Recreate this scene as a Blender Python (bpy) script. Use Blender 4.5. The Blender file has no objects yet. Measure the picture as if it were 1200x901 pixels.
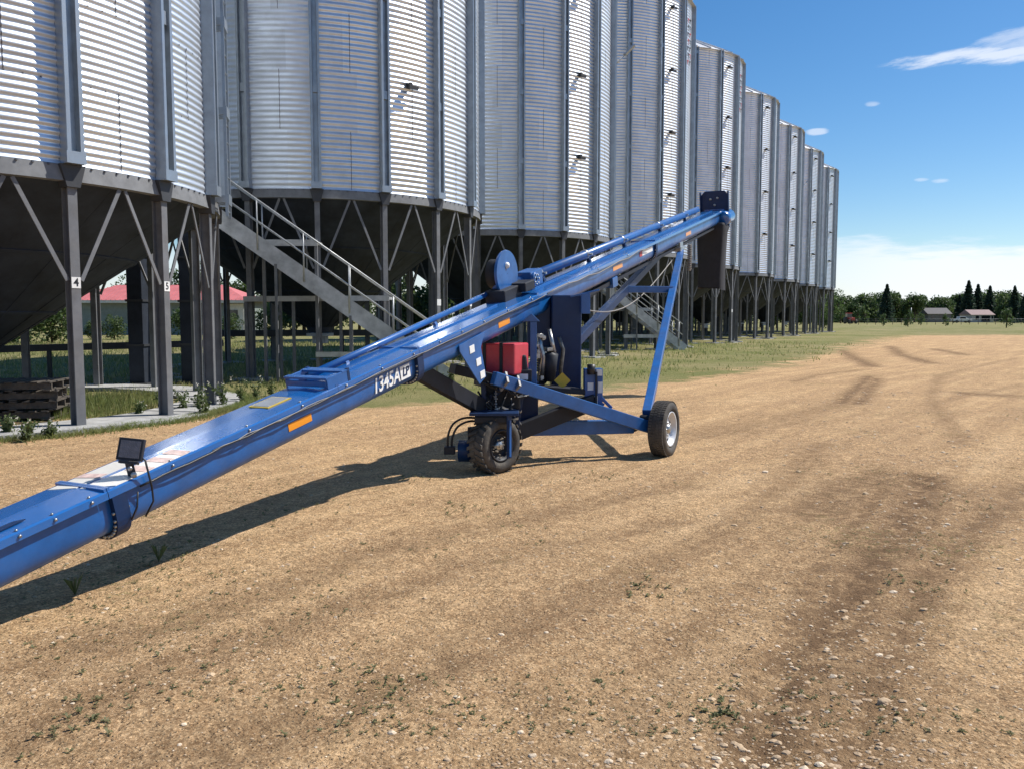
import bpy, bmesh, math, random
from mathutils import Vector, Matrix, noise
PI = math.pi; R_ = math.radians
rnd = random.Random(7)
scn = bpy.context.scene; COL = scn.collection
V = Vector

# ------------------------------------------------------------------ materials
def mat(name, col, rough=.6, metal=0., coat=0., var=0., vscale=3., bump=0., bscale=40., col2=None, spec=None, rvar=0.):
    m = bpy.data.materials.new(name); m.use_nodes = True
    nt = m.node_tree; b = nt.nodes['Principled BSDF']
    b.inputs['Base Color'].default_value = (*col, 1)
    b.inputs['Roughness'].default_value = rough
    b.inputs['Metallic'].default_value = metal
    if coat: b.inputs['Coat Weight'].default_value = coat; b.inputs['Coat Roughness'].default_value = .12
    if spec is not None: b.inputs['Specular IOR Level'].default_value = spec
    if var or bump or rvar:
        tc = nt.nodes.new('ShaderNodeTexCoord')
    if var or rvar:
        n = nt.nodes.new('ShaderNodeTexNoise'); n.inputs['Scale'].default_value = vscale
        n.inputs['Detail'].default_value = 6; n.inputs['Roughness'].default_value = .65
        nt.links.new(tc.outputs['Object'], n.inputs['Vector'])
        if var:
            mx = nt.nodes.new('ShaderNodeMix'); mx.data_type = 'RGBA'
            c2 = col2 or tuple(max(0, c*(1-var)) for c in col)
            c1 = col if col2 else tuple(min(1, c*(1+var*.6)) for c in col)
            mx.inputs[6].default_value = (*c1, 1); mx.inputs[7].default_value = (*c2, 1)
            r = nt.nodes.new('ShaderNodeMapRange'); r.inputs[1].default_value = .35; r.inputs[2].default_value = .65
            nt.links.new(n.outputs['Fac'], r.inputs[0]); nt.links.new(r.outputs[0], mx.inputs[0])
            nt.links.new(mx.outputs[2], b.inputs['Base Color'])
        if rvar:
            r = nt.nodes.new('ShaderNodeMapRange'); r.inputs[1].default_value = .3; r.inputs[2].default_value = .7
            r.inputs[3].default_value = max(.05, rough-rvar); r.inputs[4].default_value = min(1, rough+rvar)
            nt.links.new(n.outputs['Fac'], r.inputs[0]); nt.links.new(r.outputs[0], b.inputs['Roughness'])
    if bump:
        n2 = nt.nodes.new('ShaderNodeTexNoise'); n2.inputs['Scale'].default_value = bscale; n2.inputs['Detail'].default_value = 4
        nt.links.new(tc.outputs['Object'], n2.inputs['Vector'])
        bp = nt.nodes.new('ShaderNodeBump'); bp.inputs['Strength'].default_value = bump; bp.inputs['Distance'].default_value = .02
        nt.links.new(n2.outputs['Fac'], bp.inputs['Height']); nt.links.new(bp.outputs[0], b.inputs['Normal'])
    return m

M = {}
M['galv'] = mat('galvanised_sheet', (.62,.67,.73), .45, .78, var=.10, vscale=1.3, rvar=.07)
M['galv_b'] = mat('galvanised_sheet_worn', (.61,.66,.72), .44, .80, var=.12, vscale=1.7, rvar=.06)
M['galv_c'] = mat('galvanised_sheet_bright', (.67,.72,.77), .40, .82, var=.09, vscale=1.1, rvar=.06)
M['galv_dull'] = mat('galvanised_dull', (.42,.44,.46), .5, .75, var=.18, vscale=6, bump=.05, bscale=60)
M['stiff'] = mat('galvanised_post', (.33,.37,.41), .42, .7, var=.14, vscale=4, rvar=.06)
M['ring'] = mat('ring_steel', (.17,.175,.18), .65, .1, var=.2, vscale=5)
M['leg'] = mat('leg_paint', (.135,.14,.15), .6, .0, var=.25, vscale=3, rvar=.1)
M['leg_dark'] = mat('bracket_paint', (.035,.038,.044), .6, .0, var=.2)
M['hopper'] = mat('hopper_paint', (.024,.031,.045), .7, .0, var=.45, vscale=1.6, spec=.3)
M['seam'] = mat('seam_bolts', (.10,.11,.13), .6, .4)
M['roof'] = mat('bin_roof', (.62,.63,.64), .45, .6, var=.1)
M['bracket'] = mat('dark_bracket', (.03,.03,.032), .6, .2)
M['white'] = mat('white_sticker', (.75,.75,.73), .5, var=.06, vscale=30)
M['blacktxt'] = mat('black_print', (.015,.015,.018), .5)
M['red_print'] = mat('red_print', (.45,.05,.05), .5)
M['blue'] = mat('blue_paint', (.003,.090,.31), .42, .0, coat=.35, var=.22, vscale=5, rvar=.08)
M['blue_lid'] = mat('blue_lid_paint', (.004,.108,.36), .24, .0, coat=.9, var=.10, vscale=4, rvar=.07)
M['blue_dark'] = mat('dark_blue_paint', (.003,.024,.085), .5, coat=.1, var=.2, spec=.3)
M['black'] = mat('black_steel', (.009,.011,.018), .6, .0, var=.3, vscale=10)
M['rubber'] = mat('rubber', (.022,.021,.021), .82, var=.35, vscale=12, col2=(.06,.05,.038), bump=.15, bscale=90)
M['mud'] = mat('dried_mud', (.20,.165,.125), .95, var=.4, vscale=20)
M['boot'] = mat('rubber_boot', (.011,.011,.015), .75, var=.3, vscale=8, bump=.3, bscale=8)
M['rim'] = mat('white_rim', (.62,.63,.64), .35, .3, var=.1, vscale=10)
M['steel'] = mat('bare_steel', (.45,.45,.44), .35, .9, var=.25, vscale=15)
M['red'] = mat('red_tank_plastic', (.50,.03,.05), .42, var=.12, vscale=8)
M['orange'] = mat('orange_reflector', (.75,.27,.015), .3, coat=.4)
M['stripe'] = mat('pale_decal', (.78,.74,.66), .35, coat=.5, var=.06, vscale=10)
M['stripe_red'] = mat('red_decal', (.66,.48,.42), .4, var=.3, vscale=20)
M['hose'] = mat('hose_rubber', (.012,.012,.013), .45)
M['wire'] = mat('pale_wire', (.22,.21,.20), .5)
M['engine'] = mat('engine_metal', (.14,.135,.125), .45, .7, var=.5, vscale=18)
M['yellow'] = mat('yellow_paint', (.55,.38,.03), .45, var=.2)
M['lens'] = mat('lamp_lens', (.12,.11,.12), .35, .2, var=.2, vscale=30, bump=.2, bscale=120)
M['concrete'] = mat('concrete', (.36,.355,.34), .9, var=.25, vscale=5, bump=.3, bscale=50)
M['pallet'] = mat('weathered_wood', (.09,.075,.06), .9, var=.4, vscale=7, bump=.3)
M['stairs'] = mat('stair_galv', (.44,.45,.45), .5, .55, var=.25, vscale=3, rvar=.1)
M['shed_wall'] = mat('shed_wall', (.20,.235,.225), .8, var=.15)
M['shed_white'] = mat('shed_pale', (.62,.60,.55), .8, var=.15)
M['shed_roof'] = mat('red_roof', (.50,.15,.155), .85, var=.15, vscale=1)
M['glass'] = mat('dark_glass', (.02,.025,.03), .08, coat=.3)
M['bark'] = mat('bark', (.09,.07,.05), .95, var=.4, vscale=6)
def leafmat(name, c, c2):
    m = mat(name, c, .62, var=.4, vscale=.9, col2=c2)
    nt = m.node_tree; b = nt.nodes['Principled BSDF']; o = [n for n in nt.nodes if n.type == 'OUTPUT_MATERIAL'][0]
    t = nt.nodes.new('ShaderNodeBsdfTranslucent'); mx = nt.nodes.new('ShaderNodeMixShader'); mx.inputs[0].default_value = .5
    src = b.inputs['Base Color'].links[0].from_socket; nt.links.new(src, t.inputs['Color'])
    nt.links.new(b.outputs[0], mx.inputs[1]); nt.links.new(t.outputs[0], mx.inputs[2]); nt.links.new(mx.outputs[0], o.inputs['Surface'])
    return m
M['leaf_a'] = leafmat('leaf_mid', (.075,.125,.035), (.05,.088,.027))
M['leaf_b'] = leafmat('leaf_light', (.12,.165,.05), (.08,.125,.04))
M['leaf_c'] = leafmat('leaf_dark', (.06,.10,.035), (.042,.074,.03))
M['spruce'] = leafmat('spruce_needles', (.045,.075,.045), (.03,.054,.034))
M['blade_a'] = leafmat('blade_green', (.16,.21,.055), (.24,.25,.09))
M['blade_b'] = leafmat('blade_straw', (.42,.37,.18), (.32,.31,.13))
M['weed'] = leafmat('weed_leaf', (.085,.125,.04), (.13,.155,.06))
M['cover'] = leafmat('weed_cover', (.16,.18,.07), (.24,.22,.11))
M['flower'] = mat('pale_flower', (.55,.52,.42), .8)
M['stone'] = mat('stones', (.54,.40,.25), .9, var=.5, vscale=2.2, col2=(.36,.25,.155), bump=.3, bscale=60)
M['stone_pale'] = mat('pale_stones', (.66,.53,.38), .9, var=.3, vscale=9, bump=.3, bscale=60)

# ------------------------------------------------------------------ mesh builder
def dusty(m,amt=.30):
    nt=m.node_tree;b=nt.nodes['Principled BSDF'];tc=nt.nodes.new('ShaderNodeTexCoord')
    src=b.inputs['Base Color'].links[0].from_socket
    n=nt.nodes.new('ShaderNodeTexNoise');n.inputs['Scale'].default_value=2.3;n.inputs['Detail'].default_value=9;n.inputs['Roughness'].default_value=.72;nt.links.new(tc.outputs['Object'],n.inputs['Vector'])
    r=nt.nodes.new('ShaderNodeMapRange');r.inputs[1].default_value=.42;r.inputs[2].default_value=.72;r.inputs[4].default_value=amt;nt.links.new(n.outputs['Fac'],r.inputs[0])
    n2=nt.nodes.new('ShaderNodeTexNoise');n2.inputs['Scale'].default_value=38;n2.inputs['Detail'].default_value=5;n2.inputs['Roughness'].default_value=.8;nt.links.new(tc.outputs['Object'],n2.inputs['Vector'])
    r2_=nt.nodes.new('ShaderNodeMapRange');r2_.inputs[1].default_value=.62;r2_.inputs[2].default_value=.70;r2_.inputs[4].default_value=min(.22,amt*1.6);nt.links.new(n2.outputs['Fac'],r2_.inputs[0])
    mx=nt.nodes.new('ShaderNodeMath');mx.operation='MAXIMUM';nt.links.new(r.outputs[0],mx.inputs[0]);nt.links.new(r2_.outputs[0],mx.inputs[1])
    c=nt.nodes.new('ShaderNodeMix');c.data_type='RGBA';nt.links.new(mx.outputs[0],c.inputs[0]);nt.links.new(src,c.inputs[6]);c.inputs[7].default_value=(.26,.23,.19,1);nt.links.new(c.outputs[2],b.inputs['Base Color'])
    # dust dulls the clear coat too
    ci=nt.nodes.new('ShaderNodeMapRange');ci.inputs[2].default_value=.3;ci.inputs[3].default_value=b.inputs['Coat Weight'].default_value;ci.inputs[4].default_value=0;nt.links.new(mx.outputs[0],ci.inputs[0]);nt.links.new(ci.outputs[0],b.inputs['Coat Weight'])
dusty(M['blue'],.10);dusty(M['blue_lid'],.09);dusty(M['blue_dark'],.05);dusty(M['red'],.12);dusty(M['leg'],.2);dusty(M['rubber'],.5)
class MB:
    def __init__(s): s.v=[]; s.f=[]; s.m=[]; s.sm=[]
    def add(s, vs, fs, mi=0, smooth=False):
        o=len(s.v); s.v += [tuple(p) for p in vs]
        s.f += [tuple(i+o for i in f) for f in fs]; s.m += [mi]*len(fs); s.sm += [smooth]*len(fs); return s
    def obox(s, c, ax, ay, az, mi=0):   # centre, half-axes vectors
        c=V(c);ax=V(ax);ay=V(ay);az=V(az)
        vs=[c+ax*i+ay*j+az*k for k in(-1,1) for j in(-1,1) for i in(-1,1)]
        fs=[(0,2,3,1),(4,5,7,6),(0,1,5,4),(2,6,7,3),(0,4,6,2),(1,3,7,5)]
        if ax.cross(ay).dot(az)<0: fs=[f[::-1] for f in fs]
        return s.add(vs,fs,mi)
    def box(s,x0,x1,y0,y1,z0,z1,mi=0):
        return s.obox(((x0+x1)/2,(y0+y1)/2,(z0+z1)/2),((x1-x0)/2,0,0),(0,(y1-y0)/2,0),(0,0,(z1-z0)/2),mi)
    def bar(s,a,b,w,h,up=(0,0,1),mi=0):
        a=V(a);b=V(b);d=(b-a);L=d.length;d.normalize();up=V(up)
        x=d.cross(up)
        if x.length<1e-4: x=d.cross(V((1,0,0)))
        x.normalize();y=x.cross(d)
        return s.obox((a+b)/2,d*L/2,x*w/2,y*h/2,mi)
    def tube(s,pts,r,n=10,mi=0,cap=True,smooth=True):
        pts=[V(p) for p in pts];rs=r if isinstance(r,(list,tuple)) else [r]*len(pts)
        vs=[];fs=[];px=None
        for i,p in enumerate(pts):
            d=(pts[min(i+1,len(pts)-1)]-pts[max(i-1,0)]).normalized()
            if px is None:
                px=d.cross(V((0,0,1)))
                if px.length<1e-3: px=d.cross(V((1,0,0)))
            px=(px-d*px.dot(d)).normalized();py=d.cross(px)
            for k in range(n):
                a=2*PI*k/n;vs.append(p+px*math.cos(a)*rs[i]+py*math.sin(a)*rs[i])
        for i in range(len(pts)-1):
            for k in range(n):
                a=i*n+k;b=i*n+(k+1)%n;fs.append((a,b,b+n,a+n))
        o=len(s.v);s.add(vs,fs,mi,smooth)
        if cap:
            s.f.append(tuple(o+k for k in range(n))[::-1]);s.f.append(tuple(o+(len(pts)-1)*n+k for k in range(n)))
            s.m+=[mi]*2;s.sm+=[False]*2
        return s
    def lathe(s,c,axis,prof,n=32,mi=0,smooth=True):   # prof: (t along axis, r)
        c=V(c);ax=V(axis).normalized();px=ax.cross(V((0,0,1)))
        if px.length<1e-3:px=V((1,0,0))
        px.normalize();py=ax.cross(px);vs=[];fs=[]
        for t,r in prof:
            for k in range(n):
                a=2*PI*k/n;vs.append(c+ax*t+px*math.cos(a)*r+py*math.sin(a)*r)
        for i in range(len(prof)-1):
            for k in range(n):
                a=i*n+k;b=i*n+(k+1)%n;fs.append((a,b,b+n,a+n))
        return s.add(vs,fs,mi,smooth)
    def prism(s,poly,depth,mi=0):      # list of 3-D points, extrude vector
        n=len(poly);d=V(depth);vs=[V(p) for p in poly]+[V(p)+d for p in poly]
        nrm=(V(poly[1])-V(poly[0])).cross(V(poly[2])-V(poly[1]))
        fs=[tuple(range(n))[::-1],tuple(range(n,2*n))]+[(i,(i+1)%n,n+(i+1)%n,n+i) for i in range(n)]
        if nrm.dot(d)<0: fs=[f[::-1] for f in fs]
        return s.add(vs,fs,mi)
    def build(s,name,mats,parent=None,bevel=0):
        if not isinstance(mats,(list,tuple)): mats=[mats]
        org=V((0,0,0))
        if parent is not None: org=V(parent['org_'])
        me=bpy.data.meshes.new(name)
        me.from_pydata([tuple(V(p)-org) for p in s.v],[],s.f)
        for m in mats: me.materials.append(m)
        me.polygons.foreach_set('material_index',s.m);me.polygons.foreach_set('use_smooth',s.sm);me.update()
        o=bpy.data.objects.new(name,me);COL.objects.link(o)
        if parent is not None: o.parent=parent;o['org_']=tuple(org)
        else: o['org_']=(0.,0.,0.)
        if bevel:
            md=o.modifiers.new('bevel','BEVEL');md.width=bevel;md.segments=2;md.limit_method='ANGLE';md.harden_normals=False
        return o
def tag(o,label=None,cat=None,group=None,kind=None):
    if label:o['label']=label
    if cat:o['category']=cat
    if group:o['group']=group
    if kind:o['kind']=kind
    return o
def thing(name,label,cat,loc=(0,0,0),group=None):
    o=bpy.data.objects.new(name,None);COL.objects.link(o);o.location=loc;o['org_']=tuple(float(c) for c in loc)
    o.empty_display_size=.2
    return tag(o,label,cat,group)
def solo(mb,name,mats,label,cat,loc=(0,0,0),group=None,bevel=0):   # one-mesh thing whose origin is at loc
    fake={'org_':loc}
    s=mb
    org=V(loc);s.v=[tuple(V(p)-org) for p in s.v]
    o=s.build(name,mats,None,bevel);o.location=loc
    return tag(o,label,cat,group)
def copy_tree(o,parent=None):
    c=o.copy();COL.objects.link(c);c.parent=parent
    for ch in list(o.children): copy_tree(ch,c)
    return c
def text_mesh(name,body,size,o,x,y,mt,parent,shear=0,extr=.002,sx=1.,align='CENTER'):
    cu=bpy.data.curves.new('t','FONT');cu.body=body;cu.size=size;cu.extrude=extr;cu.shear=shear;cu.align_x=align;cu.align_y='CENTER'
    cu.offset=size*.018
    ob=bpy.data.objects.new('t',cu);COL.objects.link(ob)
    dg=bpy.context.evaluated_depsgraph_get();me=bpy.data.meshes.new_from_object(ob.evaluated_get(dg))
    bpy.data.objects.remove(ob)
    x=V(x).normalized();y=V(y).normalized();z=x.cross(y)
    org=V(parent['org_'])
    for v in me.vertices:
        p=v.co.copy();v.co=V(o)+x*p.x*sx+y*p.y+z*p.z-org
    me.materials.clear();me.materials.append(mt)
    r=bpy.data.objects.new(name,me);COL.objects.link(r);r.parent=parent;r['org_']=tuple(org);return r

# ------------------------------------------------------------------ camera
H=1.55;F=981.9;PT=.0796
cam=bpy.data.cameras.new('camera');cam.sensor_width=36;cam.lens=36*F/1200;cam.clip_end=6000;cam.clip_start=.05
co=bpy.data.objects.new('camera',cam);COL.objects.link(co);co.location=(0,0,H);co.rotation_euler=(PI/2-PT,0,0);scn.camera=co
def at(x,y,Y):      # the point at forward distance Y seen at photo pixel x,y
    a=(x-600)/F;b=(450.5-y)/F;c,s=math.cos(PT),math.sin(PT)
    d=V((a,c+b*s,b*c-s));return V((0,0,H))+d*(Y/d.y)
def gnd(x,y,z=0.):
    a=(x-600)/F;b=(450.5-y)/F;c,s=math.cos(PT),math.sin(PT)
    d=V((a,c+b*s,b*c-s));return V((0,0,H))+d*((z-H)/d.z)

# ------------------------------------------------------------------ ground
GRASS=[(-60,4),(-14,8.2),(-8.3,9.3),(-5.6,12.3),(-4.6,14.2),(-2.2,14.6),(1.0,16.2),(5.2,22.3),(9.2,28),(12.4,34),(16.5,42),(24,56),(34,72),(70,80),(160,92),(1600,300)]
def edge_d(x,y):
    best=1e9;side=1
    for (x0,y0),(x1,y1) in zip(GRASS,GRASS[1:]):
        dx,dy=x1-x0,y1-y0;L=dx*dx+dy*dy;t=max(0,min(1,((x-x0)*dx+(y-y0)*dy)/L))
        px,py=x0+dx*t,y0+dy*t;d=math.hypot(x-px,y-py)
        if d<best: best=d;side=1 if dx*(y-y0)-dy*(x-x0)>0 else -1
    return best*side
# wheel tracks across the yard: (points on the ground), half width
def tr(pts): return [tuple(gnd(*p)[:2]) for p in pts]
TRACKS=[(tr([(880,895),(935,800),(985,720),(1040,640),(1075,590),(1085,560)]),.16,1.),
        (tr([(1010,895),(1010,840),(1060,720),(1110,640),(1200,570)]),.14,.7),
        (tr([(985,410),(1003,421),(1024,430)]),.22,1.),(tr([(1043,406),(1058,417),(1092,426)]),.22,1.),(tr([(1093,409),(1131,416)]),.2,1.),
        (tr([(983,472),(998,460),(1018,441)]),.12,1.),(tr([(1004,474),(1014,462),(1028,444)]),.12,.9),(tr([(1138,461),(1172,463)]),.3,.9),(tr([(930,447),(960,439),(1004,434)]),.12,.7),
        (tr([(820,510),(900,495),(990,470)]),.3,.45),(tr([(960,600),(990,575),(1040,560),(1100,575)]),.28,.8),(tr([(1190,420),(1100,440),(1090,470),(1130,520)]),.10,.5),
        (tr([(60,770),(250,720),(420,650),(620,605),(800,570)]),.12,.5),
        (tr([(250,890),(480,790),(700,690),(880,600),(960,520)]),.13,.5),(tr([(872,893),(920,745),(965,660),(1035,575)]),.07,.8),(tr([(985,893),(1045,750),(1085,670),(1150,600)]),.08,.8),(tr([(0,870),(200,780),(420,700),(640,640),(800,610)]),.10,.4),(tr([(700,893),(800,770),(900,650),(960,560)]),.16,.35),
        (tr([(1100,470),(1200,450)]),.12,.4)]
def seg_d(x,y,pts):
    b=1e9
    for (x0,y0),(x1,y1) in zip(pts,pts[1:]):
        dx,dy=x1-x0,y1-y0;t=max(0,min(1,((x-x0)*dx+(y-y0)*dy)/(dx*dx+dy*dy)))
        b=min(b,math.hypot(x-x0-dx*t,y-y0-dy*t))
    return b
def gz(x,y):
    d=math.hypot(x,y)
    z=.0
    if d<40:
        k=1 if d<14 else max(0,(40-d)/26)
        z+=.020*noise.noise(V((x*.9,y*.9,3)))*k+.009*noise.noise(V((x*4,y*4,9)))*k
        if d<14: z+=.005*noise.noise(V((x*13,y*13,1)))
        for pts,w,a in TRACKS:
            t=seg_d(x,y,pts)
            if t<w*2.2:
                z+=(-.022*math.exp(-(t/w)**2*1.6)+.012*math.exp(-((t-w*1.5)/(w*.4))**2))*a*min(1,k)*(.6+.6*noise.noise(V((x*2,y*2,5))))
    return z
def axis(lo,hi,f0,f1,st,g):
    a=[f0]
    while a[-1]<f1:a.append(a[-1]+st)
    s=st
    while a[-1]<hi: s*=g;a.append(a[-1]+s)
    b=[];c=f0;s=st
    while c>lo: s*=g;c-=s;b.append(c)
    return b[::-1]+a
xs=axis(-1700,1700,-4.2,6.5,.055,1.022);ys=axis(-60,2600,2.4,11.5,.055,1.015)
me=bpy.data.meshes.new('ground');nx,ny=len(xs),len(ys)
vs=[(x,y,gz(x,y)) for y in ys for x in xs]
fs=[(j*nx+i,j*nx+i+1,(j+1)*nx+i+1,(j+1)*nx+i) for j in range(ny-1) for i in range(nx-1)]
me.from_pydata(vs,[],fs)
at_g=me.attributes.new('grass','FLOAT','POINT');at_t=me.attributes.new('track','FLOAT','POINT')
g=[];t_=[]
for x,y,z in vs:
    d=edge_d(x,y);w=.5+abs(y)*.04
    q_=max(0,min(1,.5+d/(2*w)))
    if math.hypot(x+9.557,y-14.1)<3.7 and y<13.4: q_=min(q_,.30+.35*max(0,y-12.2))
    g.append(q_)
    k=0
    if 2<y<60 and abs(x)<40:
        for pts,w2,a in TRACKS:
            q=seg_d(x,y,pts);k=max(k,a*math.exp(-(q/(w2*1.5))**2))
    t_.append(k)
at_g.data.foreach_set('value',g);at_t.data.foreach_set('value',t_)
for p in me.polygons:p.use_smooth=True
ground=bpy.data.objects.new('ground',me);COL.objects.link(ground);tag(ground,kind='structure')
gm=bpy.data.materials.new('gravel_and_grass');gm.use_nodes=True;nt=gm.node_tree;N=nt.nodes;Lk=nt.links;b=N['Principled BSDF']
b.inputs['Roughness'].default_value=.95;b.inputs['Specular IOR Level'].default_value=.15
tc=N.new('ShaderNodeTexCoord')
def nz(scale,det=5,ro=.6,dist=0):
    n=N.new('ShaderNodeTexNoise');n.inputs['Scale'].default_value=scale;n.inputs['Detail'].default_value=det;n.inputs['Roughness'].default_value=ro;n.inputs['Distortion'].default_value=dist
    Lk.new(tc.outputs['Object'],n.inputs['Vector']);return n.outputs['Fac']
def ramp(src,a,b_,lo=0,hi=1):
    r=N.new('ShaderNodeMapRange');r.inputs[1].default_value=a;r.inputs[2].default_value=b_;r.inputs[3].default_value=lo;r.inputs[4].default_value=hi
    Lk.new(src,r.inputs[0]);return r.outputs[0]
def mixc(f,a,b_):
    m=N.new('ShaderNodeMix');m.data_type='RGBA'
    for s,i in((a,6),(b_,7)):
        if isinstance(s,tuple): m.inputs[i].default_value=(*s,1)
        else: Lk.new(s,m.inputs[i])
    if isinstance(f,(int,float)): m.inputs[0].default_value=f
    else: Lk.new(f,m.inputs[0])
    return m.outputs[2]
def mth(op,a,b_=0.):
    m=N.new('ShaderNodeMath');m.operation=op
    for s,i in((a,0),(b_,1)):
        if isinstance(s,(int,float)): m.inputs[i].default_value=s
        else: Lk.new(s,m.inputs[i])
    return m.outputs[0]
dirt=mixc(ramp(nz(.35,7,.7),.38,.62),(.60,.43,.255),(.35,.235,.14))
dirt=mixc(ramp(nz(.9,7,.75,.4),.52,.66,0,.7),dirt,(.33,.225,.14))
mp=N.new('ShaderNodeMapping');mp.vector_type='TEXTURE';mp.inputs['Rotation'].default_value=(0,0,R_(52));mp.inputs['Scale'].default_value=(4.5,.42,1);Lk.new(tc.outputs['Object'],mp.inputs['Vector'])
ns=N.new('ShaderNodeTexNoise');ns.inputs['Scale'].default_value=1.;ns.inputs['Detail'].default_value=7;ns.inputs['Roughness'].default_value=.68;Lk.new(mp.outputs[0],ns.inputs['Vector'])
dirt=mixc(ramp(ns.outputs['Fac'],.46,.60,0,.85),dirt,(.27,.175,.105))
dirt=mixc(ramp(ns.outputs['Fac'],.36,.47,.75,0),dirt,(.66,.50,.33))
dirt=mixc(ramp(nz(2.2,7,.75),.45,.62,0,.6),dirt,(.28,.18,.10))
dirt=mixc(ramp(nz(9,6,.78),.48,.64,0,.8),dirt,(.64,.48,.31))
dirt=mixc(ramp(nz(26,6,.8),.50,.62,0,.65),dirt,(.24,.155,.085))
vo=N.new('ShaderNodeTexVoronoi');vo.inputs['Scale'].default_value=42;Lk.new(tc.outputs['Object'],vo.inputs['Vector'])
sp=ramp(vo.outputs['Distance'],.16,.30,1,0)
sepc=N.new('ShaderNodeSeparateColor');Lk.new(vo.outputs['Color'],sepc.inputs[0])
pick=ramp(sepc.outputs[0],.62,.68);pick2=ramp(sepc.outputs[1],.72,.76)
dirt=mixc(mth('MULTIPLY',sp,pick),dirt,(.66,.52,.36))
dirt=mixc(mth('MULTIPLY',sp,pick2),dirt,(.22,.14,.08))
vo2=N.new('ShaderNodeTexVoronoi');vo2.inputs['Scale'].default_value=120;Lk.new(tc.outputs['Object'],vo2.inputs['Vector'])
sp2=N.new('ShaderNodeSeparateColor');Lk.new(vo2.outputs['Color'],sp2.inputs[0])
dirt=mixc(ramp(sp2.outputs[0],0,1,0,.8),dirt,mixc(sp2.outputs[1],(.17,.11,.06),(.72,.56,.38)))
for vsc,lo,hi in((60,.74,1.22),(17,.90,1.10)):
    v3=N.new('ShaderNodeTexVoronoi');v3.inputs['Scale'].default_value=vsc;Lk.new(tc.outputs['Object'],v3.inputs['Vector'])
    s3=N.new('ShaderNodeSeparateColor');Lk.new(v3.outputs['Color'],s3.inputs[0]);k3=ramp(s3.outputs[2],0,1,lo,hi)
    c3=N.new('ShaderNodeCombineColor')
    for q in range(3): Lk.new(k3,c3.inputs[q])
    t3=N.new('ShaderNodeMix');t3.data_type='RGBA';t3.blend_type='MULTIPLY';t3.inputs[0].default_value=1.;Lk.new(dirt,t3.inputs[6]);Lk.new(c3.outputs[0],t3.inputs[7]);dirt=t3.outputs[2]
att=N.new('ShaderNodeAttribute');att.attribute_name='track'
dirt=mixc(mth('MULTIPLY',att.outputs['Fac'],ramp(nz(5,7,.8),.36,.54,.1,1)),dirt,(.15,.10,.062))
# sparse green weeds film in patches
gp=mth('MULTIPLY',ramp(nz(.55,4,.6,.3),.56,.68),ramp(nz(14,5,.75),.52,.60))
dirt=mixc(mth('MULTIPLY',gp,.6),dirt,(.13,.155,.06))
gr=mixc(ramp(nz(.7,6,.7),.35,.65),(.15,.17,.05),(.25,.225,.09))
gr=mixc(ramp(nz(.16,4,.6),.42,.62,0,.75),gr,(.36,.29,.15))
gr=mixc(ramp(nz(25,4,.7),.45,.65,0,.5),gr,(.05,.075,.02))
ag=N.new('ShaderNodeAttribute');ag.attribute_name='grass'
gm_=mth('ADD',ag.outputs['Fac'],mth('MULTIPLY',mth('SUBTRACT',nz(.55,9,.78),.5),2.4))
gmask=ramp(gm_,.36,.66)
tint=N.new('ShaderNodeMix');tint.data_type='RGBA';tint.blend_type='MULTIPLY';tint.inputs[0].default_value=1.;tint.inputs[7].default_value=(1.19,1.07,.90,1);Lk.new(dirt,tint.inputs[6]);dirt=tint.outputs[2]
colr=mixc(gmask,dirt,gr);Lk.new(colr,b.inputs['Base Color'])
bp=N.new('ShaderNodeBump');bp.inputs['Strength'].default_value=1.;bp.inputs['Distance'].default_value=.022
hgt=mth('ADD',mth('MULTIPLY',sp,.5),mth('ADD',mth('ADD',mth('MULTIPLY',nz(30,8,.75),1.3),mth('MULTIPLY',nz(7,5,.65),1.8)),mth('MULTIPLY',sp2.outputs[0],.22)))
Lk.new(hgt,bp.inputs['Height']);Lk.new(bp.outputs[0],b.inputs['Normal'])
me.materials.append(gm)

# gravel stones
def stone(mb,c,r,mi=0,sq=.6):
    c=V(c);n=6;pts=[]
    ph=rnd.random()*6.28;e=[rnd.uniform(.7,1.25) for _ in range(14)]
    vs=[c+V((0,0,r*sq*.85))]
    for j,(zz,rr) in enumerate(((.45,.75),(-.25,1.))):
        for k in range(n):
            a=ph+2*PI*(k+.5*j)/n;q=e[(j*n+k)%14]
            vs.append(c+V((math.cos(a)*r*rr*q,math.sin(a)*r*rr*q*.8,r*sq*zz*e[(k+3)%14])))
    fs=[(0,1+k,1+(k+1)%n) for k in range(n)]
    for k in range(n):
        a=1+k;b_=1+(k+1)%n;fs+= [(a,a+n,b_),(b_,a+n,b_+n)] 
    mb.add(vs,fs,mi)
st=MB()
for i in range(26000):
    y=2.6+ (rnd.random()**1.7)*15; x=rnd.uniform(-.66,.68)*y*1.02
    if noise.noise(V((x*.35,y*.35,77)))<-.12 and rnd.random()<.7: continue
    if edge_d(x,y)>0: continue
    if noise.noise(V((x*.8,y*.8,20)))+rnd.uniform(-.45,.6)+.5*math.exp(-((x-y*.48+.3)/(.16*y))**2)<0: continue
    rt_=math.exp(-((x-y*.48+.3)/(.16*y))**2)
    r=min(.008+.0035*y,.003+rnd.expovariate(1/(.0026+.0022*rt_)))*(1+y*.03)
    stone(st,(x,y,gz(x,y)-r*.02),r,1 if rnd.random()<.10 else 0)
go=st.build('gravel',[M['stone'],M['stone_pale']]);tag(go,'loose pebbles and crushed gravel strewn over the bare dirt yard','gravel',kind='stuff')
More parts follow.
